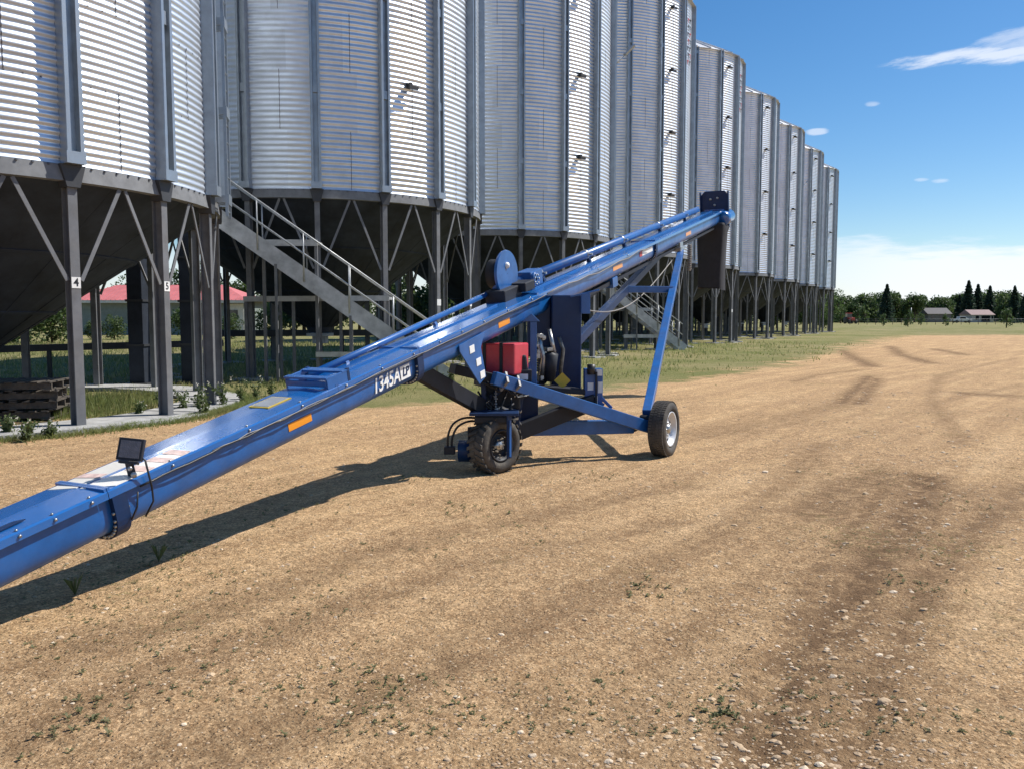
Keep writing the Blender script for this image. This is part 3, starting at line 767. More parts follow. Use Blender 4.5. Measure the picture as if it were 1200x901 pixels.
# shaft tube on top
ln=Fp
def shaft(px0,px1,n_,u_,r,m='blue'):
    mb=MB();mb.tube([Fp(s_at(px0),n_,u_),Fp(s_at(px1),n_,u_)],r,14);return mb.build('drive_shaft',M[m],AG)
mb=MB();mb.tube([Fp(s_at(405),-.19,.165),Fp(s_at(500),-.195,.185),Fp(s_at(612),-.19,.235)],.028,14);mb.build('drive_shaft',M['blue'],AG)
sx1=s_at(835)
mb=MB();mb.tube([Fp(s_at(615),-.13,.255),Fp(sx1,-.10,.255)],.055,16);mb.build('shaft_guard',M['blue'],AG)
for px in(660,712,752,792,820):
    s=s_at(px);mb=MB();mb.lathe(Fp(s,-.125,.255),D,[(-.03,.054),(-.03,.066),(.03,.066),(.03,.054)],16);mb.obox(Fp(s,-.06,.26),D*.02,NN*.05,UU*.012);mb.build('shaft_clamp',M['steel'],AG)
    mb=MB();mb.bar(Fp(s+.1,-.12,.2),Fp(s+.1,-.10,.14),.05,.05,up=NN);mb.build('shaft_bracket',M['blue_dark'],AG)
for px in(450,550):
    s=s_at(px);mb=MB();mb.bar(Fp(s,-.19,.17),Fp(s,-.17,.13),.04,.03,up=NN);mb.build('shaft_bracket',M['blue'],AG)
# drum and disc above the tube
c=Fp(5.86,-.06,.41)
mb=MB();mb.lathe(c,-NN,[(.02,.01),(.02,.15),(.18,.16),(.18,.01)],36,0,True);mb.build('drum',M['boot'],AG)
mb=MB();mb.lathe(c,NN,[(-.02,.25),(.0,.255),(.012,.25),(.012,.005)],40,0,False);dk=mb.build('belt_guard',M['blue'],AG)
mb=MB();mb.lathe(c+NN*.012+UU*.09,NN,[(0,.035),(.02,.03),(.03,.001)],14);mb.build('hub_cap',M['white'],dk)
mb=MB();mb.obox(Fp(5.78,-.08,.2),D*.2,NN*.12,UU*.07);mb.obox(Fp(6.05,-.02,.24),D*.12,NN*.14,UU*.05);mb.build('gearbox_mount',M['black'],AG,bevel=.01)
mb=MB();mb.obox(Fp(6.45,-.08,.26),D*.16,NN*.10,UU*.09);mb.lathe(Fp(6.35,.02,.26),NN,[(0,.08),(.04,.08),(.04,.02)],20);mb.build('gearbox',M['blue'],AG,bevel=.012)
for i in range(7):
    a=i*2*PI/7;mb=MB();mb.lathe(Fp(6.35,.06,.26)+D*math.cos(a)*.055+UU*math.sin(a)*.055,NN,[(0,.001),(0,.010),(.012,.010),(.012,.001)],6);mb.build('bolt',M['steel'],AG)
# head: square plate with cut corners, motor, boot
hs=SE
def hp_(n_,u_): return Fp(hs+.02,n_,u_)
mb=MB();zt=.52;mb.prism([hp_(-.20,zt),hp_(.20,zt),hp_(.29,zt-.10),hp_(.29,-.22),hp_(-.29,-.22),hp_(-.29,zt-.1)][::-1],D*.03)
mb.obox(Fp(hs+.0,.28,.15),D*.04,NN*.012,UU*.36);mb.obox(Fp(hs+.0,-.28,.15),D*.04,NN*.012,UU*.36);mb.build('head_plate',M['blue_dark'],AG,bevel=.006)
mb=MB();mb.lathe(Fp(hs+.03,.20,-.02),D,[(-.3,.01),(-.3,.12),(-.27,.15),(.25,.15),(.25,.01)],24);mb.build('end_cap',M['blue_lid'],AG)
for n_,u_ in((-.08,.36),(.06,.38),(.0,.24)):
    mb=MB();mb.lathe(Fp(hs+.015,n_,u_),-D,[(0,.025),(.02,.025),(.02,.001)],8);mb.build('bolt',M['steel'],AG)
hd=Fp(hs-.22,0,-.12);X=NN;Yv=V((math.sin(TH),math.cos(TH),0))
mb=MB();vs=[];rng=[(0.0,.27,.24),(-.05,.30,.26),(-.16,.255,.24),(-.55,.25,.235),(-.95,.242,.23),(-1.30,.235,.225)]
prf=[(-1,-.8),(-.85,-1),(.85,-1),(1,-.8),(1,.8),(.85,1),(-.85,1),(-1,.8)]
for i,(z,a,b2) in enumerate(rng):
    for q,(x,y) in enumerate(prf): vs.append(hd+X*(x*a+.01*math.sin(i*2+q))+Yv*(y*b2)+V((0,0,z+.03*(math.sin(q*1.3) if i==5 else 0))))
mb.add(vs,[(i*8+q,i*8+(q+1)%8,(i+1)*8+(q+1)%8,(i+1)*8+q)[::-1] for i in range(5) for q in range(8)],0,True)
mb.build('discharge_boot',M['boot'],AG)
# work lamp on the near edge of the lid
s=s_at(160);lb=Fp(s,.17,.15)
lc=lb+V((-.005,0,.145))
mb=MB();fx=V((math.cos(.0),0,0));
lampn=V((.10,-.96,.25)).normalized();lx=V((1,.1,-.12)).normalized();lx=(lx-lampn*lx.dot(lampn)).normalized();ly=lampn.cross(lx)
ly=ly if ly.z>0 else -ly
mb.obox(lc,lx*.068,ly*.062,lampn*.018);
for i in range(7): mb.obox(lc-lampn*.03+lx*(-.054+.018*i),lx*.004,ly*.05,lampn*.018)
lh=mb.build('work_lamp',M['black'],AG,bevel=.012)
mb=MB();mb.obox(lc+lampn*.019,lx*.054,ly*.048,lampn*.002);mb.build('lens',M['lens'],lh)
mb=MB();mb.bar(lb+V((0,0,-.02)),lc-ly*.07,.05,.02);mb.obox(lc-ly*.072-lampn*.0,lx*.05,ly*.008,lampn*.02);mb.build('lamp_bracket',M['black'],lh)
mb=MB();mb.lathe(lb+V((.02,-.03,.01)),V((.3,-1,0)),[(0,.016),(.015,.016),(.015,.001)],8);mb.lathe(lb+V((.0,-.03,.045)),V((.3,-1,0)),[(0,.013),(.015,.013),(.015,.001)],8);mb.build('lamp_bolts',M['steel'],lh)
mb=MB();mb.tube([lc-ly*.04+lx*.05+lampn*-.03,lb+NN*.06+V((.03,0,.09)),Fp(s+.06,.225,.06),Fp(s+.05,.225,-.02),Fp(s-.01,.21,-.09)],.006,6)
mb.tube([Fp(s-.03,.22,.07),Fp(s-.05,.215,-.01),Fp(s-.10,.21,-.07)],.005,6);mb.build('lamp_cord',M['hose'],lh)
# intake hopper beyond the frame on the left
mb=MB();vs=[Fp(-1.35,-.45,.3),Fp(-1.35,.45,.3),Fp(-2.1,.45,.2),Fp(-2.1,-.45,.2),Fp(-1.35,-.2,0),Fp(-1.35,.2,0),Fp(-1.9,.2,-.05),Fp(-1.9,-.2,-.05)]
mb.add(vs,[(0,1,5,4),(1,2,6,5),(2,3,7,6),(3,0,4,7),(4,5,6,7)]);mb.build('intake_hopper',M['blue'],AG)

# undercarriage --------------------------------------------------
def tyre(c,axis,r,w,rimr,rootp,name='wheel',rimm='rim',lugs=False,mud=False):
    ax=V(axis).normalized();c=V(c)
    mb=MB();hw=w/2
    prof=[(-hw*.62,rimr),(-hw*.9,rimr+.02),(-hw,rimr+(r-rimr)*.45),(-hw*.93,r-.035),(-hw*.72,r-.008),(-.3*hw,r),(.3*hw,r),(hw*.72,r-.008),(hw*.93,r-.035),(hw,rimr+(r-rimr)*.45),(hw*.9,rimr+.02),(hw*.62,rimr)]
    mb.lathe(c,ax,prof,48)
    # grooves / lugs as raised tread blocks
    px=ax.cross(V((0,0,1))).normalized();py=ax.cross(px)
    nb=26 if lugs else 60
    for k in range(nb):
        a=2*PI*k/nb
        for sgn in(-1,1):
            q=a+(0 if sgn<0 else PI/nb)
            rd=px*math.cos(q)+py*math.sin(q);tg=-px*math.sin(q)+py*math.cos(q)
            if lugs: mb.obox(c+ax*sgn*hw*.45+rd*(r+.001),(ax*hw*.42+tg*sgn*.02),tg*.018,rd*.008)
            else:
                mb.obox(c+ax*sgn*hw*.60+rd*(r-.002),ax*hw*.18,tg*r*PI/nb*.72,rd*.005);mb.obox(c+ax*sgn*hw*.18+rd*(r+.001),ax*hw*.14,tg*r*PI/nb*.72,rd*.005)
    root=thing_part(name,rootp)
    t=mb.build('tyre',M['rubber'],root)
    mb=MB();mb.lathe(c,ax,[(hw*.62,rimr+.004),(hw*.85,rimr),(hw*.80,rimr-.015),(hw*.35,rimr-.03),(hw*.20,rimr*.72),(hw*.40,rimr*.45),(hw*.42,rimr*.32),(hw*.42,.001)],40)
    mb.lathe(c,ax,[(-hw*.62,rimr+.004),(-hw*.85,rimr),(-hw*.3,rimr-.03),(-hw*.2,.001)],40)
    rm=mb.build('rim',M[rimm],root)
    mb=MB();mb.lathe(c,ax,[(hw*.40,.055),(hw*.62,.05),(hw*.72,.02),(hw*.72,.001)],20)
    for k in range(5):
        a=2*PI*k/5;mb.lathe(c+(px*math.cos(a)+py*math.sin(a))*rimr*.38,ax,[(hw*.38,.011),(hw*.56,.011),(hw*.56,.001)],6)
    mb.build('hub',M['steel'],rm)
    for k in range(8):
        mb=MB();a=2*PI*(k+.5)/8;rd=px*math.cos(a)+py*math.sin(a);tg=-px*math.sin(a)+py*math.cos(a)
        mb.obox(c+rd*rimr*.68+ax*(hw*.235),rd*.014,tg*.017,ax*.006)
        mb.build('rim_slot',M['black'],rm)
    if mud:
        mb=MB()
        for k in range(40):
            a=rnd.uniform(0,2*PI);q=rnd.uniform(rimr*.2,rimr*1.15);rd=px*math.cos(a)+py*math.sin(a)
            stone(mb,c+rd*q+ax*hw*.62,rnd.uniform(.008,.022),0,.5)
        mb.build('caked_mud',M['mud'],t)
    return root
def thing_part(name,parent):
    o=bpy.data.objects.new(name,None);COL.objects.link(o);o.parent=parent;o['org_']=tuple(parent['org_']);o.empty_display_size=.1;return o
wn=V((.88,-.47,0))
wc=gnd(780,533.5)+V((-.02,.02,0));rA=.312
tyre((wc.x,wc.y,rA-.008),wn,rA,.21,.197,AG)
wb=gnd(580,553);bn_=V((.72,-.69,0));rB=.285
tyre((wb.x,wb.y+.02,rB-.008),bn_,rB,.24,.16,AG,rimm='black',lugs=True,mud=True)
A=V((wc.x,wc.y,rA));B=V((wb.x,wb.y+.02,rB))
# axle beam
ax0=A-wn*.12+V((0,0,.0));bl=at(604,502,8.95)
mb=MB();mb.bar(at(741,499,9.42),bl,.10,.155);mb.build('axle_beam',M['blue'],AG,bevel=.008)
mb=MB();mb.tube([A-wn*.02,A-wn*.34],.04,14);mb.bar(A-wn*.34,at(735,503,9.42),.09,.09);mb.build('stub_axle',M['blue_dark'],AG,bevel=.005)
# raising legs
topR=Fp(s_at(799),.16,-.24);topL=Fp(s_at(795),-.16,-.24)
legb=at(758,484,9.45)
mb=MB();mb.bar(legb,topR,.105,.085);mb.build('lift_leg',M['blue'],AG,bevel=.008)
legl=at(600,480,8.95)
mb=MB();mb.bar(legl,topL,.10,.12);mb.build('lift_leg',M['blue_dark'],AG,bevel=.008)
mb=MB();f_=.68;q1=legb.lerp(topR,f_);
q2=min((legl.lerp(topL,t/100) for t in range(101)),key=lambda p:abs(p.z-q1.z));mb.bar(q1,q2,.07,.10);mb.build('cross_bar',M['blue'],AG,bevel=.006)
mb=MB();mb.lathe(legb+V((-.02,-.03,-.06)),NN,[(-.06,.001),(-.06,.045),(.08,.045),(.08,.001)],14);mb.obox(legb+V((.0,0,-.08)),NN*.05,V((0,.04,0)),V((0,0,.05)));mb.build('pivot_lug',M['black'],AG,bevel=.006)
mb=MB();mb.obox(Fp(s_at(799),0,-.19),D*.14,NN*.2,UU*.035);mb.obox(Fp(s_at(799),.17,-.17),D*.09,NN*.012,UU*.09)
mb.build('roller_carriage',M['steel'],AG,bevel=.004)
# track rail below the tube for the carriage
mb=MB();mb.bar(Fp(s_at(690),.09,-.19),Fp(SE-.5,.09,-.165),.03,.05,up=UU);mb.bar(Fp(s_at(690),-.09,-.19),Fp(SE-.5,-.09,-.165),.03,.05,up=UU);mb.build('track_rail',M['black'],AG)
mb=MB();mb.obox(Fp(s_at(724),.08,-.19),D*.10,NN*.06,UU*.07);mb.build('track_stop',M['blue'],AG,bevel=.008)
mb=MB();mb.bar(Fp(s_at(690),.0,-.27),Fp(s_at(724),0,-.2),.09,.06,up=UU);mb.build('hydraulic_cylinder',M['black'],AG,bevel=.01)
mb=MB();pa=Fp(s_at(690),.1,-.35);pb=Fp(s_at(795),.1,-.32);mb.tube([pa+(pb-pa)*t+V((0,0,-.38*math.sin(PI*t)*(1-.4*t))) for t in [i/14 for i in range(15)]],.009,6);mb.build('hanging_cable',M['wire'],AG)
# spiral cord by the leg top
mb=MB();pts=[]
for i in range(90):
    t=i/90;pts.append(topR+V((.14,-.05,.12-.45*t))+V((math.cos(i*1.05)*.035,math.sin(i*1.05)*.035,0)))
mb.tube(pts,.011,5);mb.build('coil_cord',M['wire'],AG)
# lower arms
la=at(578,443,8.35);lb2=at(760,500,9.32)
for (px0,py0,px1,py1,yy,ww) in((566,446,570,505,8.55,.05),(612,450,604,506,8.7,.06),(600,446,560,478,8.6,.05)):
    mb=MB();mb.bar(at(px0,py0,yy),at(px1,py1,yy),ww,.05,up=(0,1,0));mb.build('frame_strut',M['blue_dark'],AG,bevel=.004)
mb=MB();q=at(613,441,8.75);mb.box(q.x-.10,q.x+.09,q.y-.08,q.y+.1,q.z-.05,q.z+.07);bt=mb.build('battery_box',M['black'],AG,bevel=.008)
mb=MB();mb.box(q.x-.05,q.x+.05,q.y-.085,q.y-.081,q.z-.03,q.z+.03);mb.build('sticker',M['white'],bt)
for k in range(6):
    a=at(548+k*9,440+k*1.5,8.45);b2=at(590+k*6,448+k*3,8.5);mid=a.lerp(b2,.5)+V((0,-.03,-.05-.02*(k%3)));mb=MB();mb.tube([a,a.lerp(mid,.6),mid,b2.lerp(mid,.5),b2],.010,6);mb.build('hydraulic_hose',M['hose'],AG)
mb=MB();q=at(608,474,9.05);mb.box(q.x-.21,q.x+.21,9.05,9.1,at(0,502,9.05).z,at(0,447,9.05).z);mb.build('frame_plate',M['blue_dark'],AG,bevel=.006)
mb=MB();mb.bar(la,lb2,.09,.135);la1=mb.build('lower_arm',M['blue'],AG,bevel=.008)
for t in(.06,.13):
    p=la.lerp(lb2,t);d=(lb2-la).normalized();mb=MB();mb.lathe(p,d,[(-.012,.075),(-.012,.10),(.012,.10),(.012,.075)],4,0,False);mb.build('hose_clamp',M['wire'],la1)
fa=Fp(s_at(500,.0,-.14),-.12,-.16);fb=at(592,492,8.9)
mb=MB();mb.bar(fa,fb,.09,.16);mb.build('lower_arm',M['black'],AG,bevel=.008)
mb=MB();mb.bar(at(697,470,9.15),at(607,506,8.85),.09,.17);mb.build('frame_brace',M['black'],AG,bevel=.008)
mb=MB();mb.bar(at(572,442,8.6),at(530,432,8.5),.3,.10);mb.build('frame_brace',M['black'],AG,bevel=.008)
mb=MB();mb.bar(at(560,449,8.95),at(680,458,9.3),.35,.06);mb.build('engine_tray',M['black'],AG,bevel=.006)
# hinge plate with stickers
s=s_at(545,.2,-.05)
mb=MB();q=[Fp(s-.08,.178,.0),Fp(s+.42,.178,.015),Fp(s+.32,.178,-.12),Fp(s+.36,.178,-.42),Fp(s+.22,.178,-.46),Fp(s-.08,.178,-.06)]
mb.prism(q,NN*.012);hp2=mb.build('hinge_plate',M['blue'],AG,bevel=.003)
for ds,du in((.14,-.09),(.24,-.24),(.29,-.38)):
    mb=MB();mb.obox(Fp(s+ds,.193,du),D*.045,NN*.002,UU*.036);mb.build('sticker',M['white'],hp2)
# red tank: long side across, strapped
tc_=at(588,420,8.95)
def orient(c,hx,hy,hz): return c
mb=MB();tx=V((.96,-.18,0)).normalized();ty=V((.18,.96,0)).normalized()
# faces: long front towards the camera, short lit face to the right
tx=V((.86,.30,0)).normalized();tf=at(579,420,8.7);
fl=at(555,420,8.72);fr2=at(603,420,8.52);bx=(fr2-fl);bx.z=0
back=V((.42,.9,0)).normalized()*.36
zt_=at(580,402.5,8.62).z;zb_=at(580,439,8.62).z
poly=[V((fl.x,fl.y,zb_)),V((fr2.x,fr2.y,zb_)),V((fr2.x,fr2.y,0))+back+V((0,0,zb_)),V((fl.x,fl.y,0))+back+V((0,0,zb_))]
mb.prism(poly,(0,0,zt_-zb_));tk=mb.build('fuel_tank',M['red'],AG,bevel=.018)
for f_ in(.27,.68):
    p=fl.lerp(fr2,f_);nrm=V((bx.y,-bx.x,0)).normalized()
    mb=MB();mb.obox(V((p.x,p.y,(zt_+zb_)/2))+nrm*.004,bx.normalized()*.018,nrm*.004,V((0,0,(zt_-zb_)/2+.004)));mb.obox(V((p.x,p.y,zt_+.004))+back/2,bx.normalized()*.018,back/2,V((0,0,.004)));mb.build('strap',M['black'],tk)
mb=MB();mb.lathe(V((fl.x,fl.y,zt_))+bx*.2+back*.4,(0,0,1),[(0,.05),(.045,.05),(.045,.001)],18);mb.build('cap',M['black'],tk)
mb=MB();mb.bar(fl+V((-.03,.0,-.17)),V((fl.x-.03,fl.y,fl.z+.14)),.03,.05,up=(1,0,0));mb.build('tank_bracket',M['white'],tk)
# engine post with triangular cap and gusset
pp=at(625,415,9.0)
mb=MB();zt2=at(625,377,9.0).z;zb2=at(625,452,9.0).z
mb.box(pp.x-.035,pp.x+.035,pp.y-.03,pp.y+.03,zb2,zt2);
mb.prism([V((pp.x-.13,pp.y-.04,zt2)),V((pp.x+.07,pp.y-.04,zt2)),V((pp.x-.02,pp.y-.04,zt2+.085))],(0,.10,0))
mb.prism([V((pp.x-.03,pp.y-.035,zb2+.28)),V((pp.x-.03,pp.y-.035,zb2+.02)),V((pp.x-.19,pp.y-.035,zb2+.02))],(0,.012,0))
mb.build('engine_post',M['blue'],AG,bevel=.004)
# big dark blue belt housing
h0=at(642,350,9.75);h1=at(680,456,9.55)
mb=MB();xa=at(646,400,9.55).x;xb=at(681,400,9.55).x;mb.box(xa,xb,9.5,9.95,h1.z,1.80);mb.box(at(618,380,9.6).x,xa,9.62,9.9,1.10,1.72)
hs_=mb.build('engine_cover',M['blue_dark'],AG,bevel=.015)
mb=MB();x0=at(681,360,9.4).x;mb.box(x0,x0+.10,9.38,9.46,at(0,368,9.4).z,at(0,344,9.4).z);mb.bar((x0-.12,9.4,at(0,348,9.4).z),(x0+.2,9.4,at(0,340,9.4).z),.03,.02);mb.build('control_panel',M['blue'],AG,bevel=.004)
# engine block: cylinders, exhaust, fins
ec=at(640,418,9.35)
mb=MB();mb.box(ec.x-.09,ec.x+.10,ec.y-.1,ec.y+.18,ec.z-.27,ec.z+.10)
for i in range(9): mb.box(ec.x-.11,ec.x+.11,ec.y-.13,ec.y+.15,ec.z-.16+i*.028,ec.z-.15+i*.028)
eb=mb.build('engine_block',M['engine'],AG,bevel=.004)
mb=MB();mb.lathe(ec+V((.04,-.12,-.10)),(.1,-.2,1),[(-.16,.001),(-.16,.07),(.14,.075),(.16,.001)],18);mb.build('oil_filter',M['black'],eb)
mb=MB();mb.tube([ec+V((-.08,-.11,.25)),ec+V((-.07,-.14,.12)),ec+V((-.03,-.15,0)),ec+V((-.05,-.13,-.2))],.032,10);mb.tube([ec+V((.03,-.1,.3)),ec+V((.06,-.14,.16)),ec+V((.09,-.12,.02))],.022,10);mb.build('intake_pipe',M['steel'],eb)
mb=MB()
for i in range(16):
    q=ec+V((rnd.uniform(-.11,.10),rnd.uniform(-.16,-.1),rnd.uniform(-.25,.28)));mb.obox(q,V((rnd.uniform(.01,.035),0,rnd.uniform(-.01,.01))),V((0,.02,0)),V((0,0,rnd.uniform(.008,.03))))
mb.build('engine_fittings',M['steel'],eb,bevel=.003)
mb=MB();mb.tube([at(655,395,9.3),at(660,410,9.3),at(657,435,9.3),at(660,450,9.35)],.022,8);mb.build('exhaust_pipe',M['engine'],eb)
# control box with stickers
cb=at(695,452,9.2);w2=.10
mb=MB();z0=at(0,471,9.2).z;z1=at(0,432,9.2).z
mb.box(cb.x-.10,cb.x+.10,cb.y-.07,cb.y+.12,z0,z1);cbx=mb.build('control_box',M['blue'],AG,bevel=.006)
mb=MB();mb.lathe((cb.x-.03,cb.y-.09,z1-.06),(0,0,1),[(0,.001),(0,.045),(.11,.045),(.11,.001)],16);mb.build('canister',M['hose'],cbx)
for dx,dz,hw_,hh in((-.035,-.19,.032,.042),(.07,-.20,.024,.06),(.06,-.04,.032,.035),(.0,-.34,.045,.05)):
    mb=MB();mb.box(cb.x+dx-hw_,cb.x+dx+hw_,cb.y-.076,cb.y-.072,z1+dz-hh,z1+dz+hh);mb.build('sticker',M['white'],cbx)
mb=MB();mb.bar((cb.x+.025,cb.y-.10,z0-.06),(cb.x+.025,cb.y-.10,z1-.03),.035,.02,up=(1,0,0));mb.build('control_lever',M['black'],cbx)
mb=MB();mb.bar((cb.x+.08,cb.y-.05,z0+.06),(cb.x+.2,cb.y-.05,z0-.06),.05,.035);mb.bar((cb.x-.08,cb.y-.06,z0+.03),(cb.x+.10,cb.y-.06,z0-.06),.03,.11);mb.build('mount_arm',M['blue'],cbx,bevel=.005)
mb=MB();mb.obox(at(659,446,9.15),V((.045,0,.045)),V((0,.006,0)),V((-.045,0,.045)));mb.build('warning_tag',M['yellow'],AG)
# steering head and motor by wheel B
mb=MB();kc=at(583,478,8.75)
mb.box(kc.x-.17,kc.x+.24,kc.y-.10,kc.y+.2,.60,.90);mb.prism([V((kc.x-.15,kc.y-.06,.88)),V((kc.x+.34,kc.y-.06,.88)),V((kc.x+.30,kc.y-.06,1.16)),V((kc.x-.05,kc.y-.06,1.16))],(0,.25,0));mb.box(B.x-.20,B.x+.14,B.y-.13,B.y+.2,.50,.585);mb.lathe((kc.x,kc.y,.55),(0,0,1),[(0,.001),(0,.25),(.04,.25),(.07,.18),(.09,.18)],28)
mb.build('steering_head',M['black'],AG,bevel=.02)
mb=MB();mb.box(B.x-.25,B.x+.24,B.y-.16,B.y+.22,.585,.615);fk=B+bn_*.20;mb.obox(V((fk.x,fk.y,.38)),V((.69,.72,0))*.03,bn_*.010,V((0,0,.22)));mb.build('wheel_fork',M['blue_dark'],AG,bevel=.006)
mb=MB();mb.obox(V((fk.x,fk.y,.36))+bn_*.014,V((.69,.72,0))*.012,bn_*.004,V((0,0,.18)));mb.build('fork_edge',M['blue'],AG)
m0=B-bn_*.16;
mb=MB();mc=at(545,528,8.45);mb.lathe(mc,V((-1,.1,0)),[(-.12,.001),(-.12,.11),(.06,.11),(.06,.001)],20);mb.build('drive_motor',M['blue_dark'],AG)
mb=MB();vc=at(527,527,8.45);mb.obox(vc,V((.055,0,0)),V((0,.05,0)),V((0,0,.04)));mb.obox(at(554,508,8.5),V((.05,0,0)),V((0,.05,0)),V((0,0,.07)));mb.build('valve_block',M['black'],AG,bevel=.006)
for k,(dx,dz) in enumerate(((0,0),(.04,-.035))):
    pts=[vc+V((dx-.02,0,.03)),vc+V((dx-.01,-.01,.17+dz)),vc+V((dx+.05,0,.28+dz)),vc+V((dx+.18,.02,.33+dz)),vc+V((.38,.1,.29+dz)),vc+V((.5,.15,.2))]
    # smooth it
    sm=[]
    for i in range(len(pts)-1):
        p0_,p1_,p2_,p3_=pts[max(0,i-1)],pts[i],pts[i+1],pts[min(len(pts)-1,i+2)]
        for j in range(6):
            t=j/6;sm.append(.5*((2*p1_)+(p2_-p0_)*t+(2*p0_-5*p1_+4*p2_-p3_)*t*t+(3*p1_-p0_-3*p2_+p3_)*t**3))
    mb=MB();mb.tube(sm,.012,8);mb.build('hydraulic_hose',M['hose'],AG)
for k in range(7):
    a=at(560+rnd.uniform(0,45),455+rnd.uniform(0,15),8.55);b2=at(572+rnd.uniform(0,35),485+rnd.uniform(0,15),8.55)
    mid=a.lerp(b2,.5)+V((rnd.uniform(-.08,.08),-.04,0));mb=MB();mb.tube([a,mid,b2],.011,6);mb.build('hydraulic_hose',M['hose'],AG)
mb=MB()
for i in range(22):
    q=at(rnd.uniform(563,612),rnd.uniform(462,496),8.52);mb.obox(q,V((rnd.uniform(.008,.03),0,rnd.uniform(-.015,.015))),V((0,.012,0)),V((0,0,rnd.uniform(.004,.012))))
mb.build('valve_fittings',M['steel'],AG,bevel=.002)
mb=MB();
for i in range(12):
    q=at(581,446+i*3.0,8.5);mb.lathe(q,(0,0,1) if i%2 else (1,0,0),[(-.006,.008),(-.006,.015),(.006,.015),(.006,.008)],8)
mb.build('safety_chain',M['galv_dull'],AG)

# ------------------------------------------------------------------ vegetation
def leaf_quad(mb,c,s,mi,d=None):
    u=V((rnd.gauss(0,1),rnd.gauss(0,1),rnd.gauss(0,1))).normalized();v=u.cross(V((rnd.gauss(0,1),rnd.gauss(0,1),rnd.gauss(0,1)))).normalized()
    mb.add([c-u*s,c+v*s*.6,c+u*s,c-v*s*.6],[(0,1,2,3)],mi)
LM=['leaf_a','leaf_b','leaf_c']
def tree_mesh(h,w,nleaf,ls,seed,tint=0,low=.14):
    r=random.Random(seed);tr_=MB();cr=MB()
    th=h*.30
    tr_.tube([(0,0,-.1),(r.uniform(-.1,.1),0,th),(r.uniform(-.2,.2),r.uniform(-.2,.2),h*.8)],[h*.03,h*.022,h*.006],8)
    for k in range(5):
        a=r.uniform(0,6.28);z=th*r.uniform(.8,1.5);tr_.tube([(0,0,z),(math.cos(a)*w*.25,math.sin(a)*w*.25,z+h*.2),(math.cos(a)*w*.38,math.sin(a)*w*.38,z+h*.3)],[h*.012,h*.008,h*.003],6)
    cl=[]
    for k in range(20):
        a=r.uniform(0,6.28);q=math.sqrt(r.random());zz=r.uniform(low,.93);lim=math.sin(PI*min(1,max(0.12,(zz+.12)/1.14)))**.6
        cl.append((V((math.cos(a)*q*w*.38*lim,math.sin(a)*q*w*.38*lim,zz*h)),w*r.uniform(.13,.24)))
    for k in range(nleaf):
        c,rr=cl[r.randrange(len(cl))];d=V((r.gauss(0,1),r.gauss(0,1),r.gauss(0,.8))).normalized()*rr*(r.random()**.33)*1.05
        mi=(cl.index((c,rr))+ (1 if r.random()<.25 else 0)+tint)%3
        leaf_quad(cr,c+d,ls*r.uniform(.6,1.3),mi)
    return tr_,cr
def spruce_mesh(h,w,seed,n=1600,ls=.25):
    r=random.Random(seed);tr_=MB();cr=MB();tr_.tube([(0,0,-.1),(0,0,h*.97)],[h*.022,h*.003],8)
    for k in range(n):
        t=r.random()**.75;lay=math.floor(t*14)/14;z=h*(.07+.93*t);rad=w*.5*(1-t)**.85*(.6+.4*r.random()+.22*math.sin(t*88))
        a=r.uniform(0,6.28);rr=rad*(r.random()**.45);leaf_quad(cr,V((math.cos(a)*rr,math.sin(a)*rr,z-rr*.22)),ls*r.uniform(.6,1.2),0)
    return tr_,cr
def place_tree(name,meshes,loc,rot,sc,label,cat,group,mats):
    o=bpy.data.objects.new(name,None);COL.objects.link(o);o.location=loc;o.rotation_euler=(0,0,rot);o.scale=(sc,sc,sc);tag(o,label,cat,group);o['org_']=(0.,0.,0.)
    for nm,me_ in zip(('trunk','crown'),meshes):
        c=bpy.data.objects.new(nm,me_);COL.objects.link(c);c.parent=o
    return o
def mk(mb,mats):
    o=mb.build('tmp',mats);me_=o.data;bpy.data.objects.remove(o);return me_
def protos(kind,cnt_,**k):
    out=[]
    for i in range(cnt_):
        if kind=='leaf': a,b2=tree_mesh(k['h'],k['w'],k['n'],k['ls'],k['seed']+i,i,k.get('low',.14)); out.append((mk(a,[M['bark']]),mk(b2,[M[l] for l in LM])))
        else: a,b2=spruce_mesh(k['h'],k['w'],k['seed']+i,k['n'],k['ls']);out.append((mk(a,[M['bark']]),mk(b2,[M['spruce']])))
    return out
TL=protos('leaf',4,h=8,w=9,n=3600,ls=.30,seed=11);TS=protos('spruce',3,h=10,w=5.6,n=3200,ls=.34,seed=31)
TB=protos('leaf',3,h=6,w=5.5,n=3500,ls=.16,seed=51)
ORD=['first','second','third','fourth','fifth','sixth','seventh','eighth','ninth','tenth','eleventh','twelfth','thirteenth','fourteenth','fifteenth','sixteenth','seventeenth','eighteenth','nineteenth','twentieth','twenty-first','twenty-second','twenty-third','twenty-fourth','twenty-fifth','twenty-sixth','twenty-seventh','twenty-eighth','twenty-ninth','thirtieth','thirty-first','thirty-second','thirty-third','thirty-fourth','thirty-fifth','thirty-sixth','thirty-seventh','thirty-eighth','thirty-ninth','fortieth','forty-first','forty-second','forty-third','forty-fourth','forty-fifth','forty-sixth','forty-seventh','forty-eighth','forty-ninth','fiftieth','fifty-first','fifty-second','fifty-third','fifty-fourth','fifty-fifth']
def xz(px,Y): return (px-600)/F*Y
k=0
far=[]
px=905
while px<1235:
    far.append(px);px+=rnd.uniform(5,9)
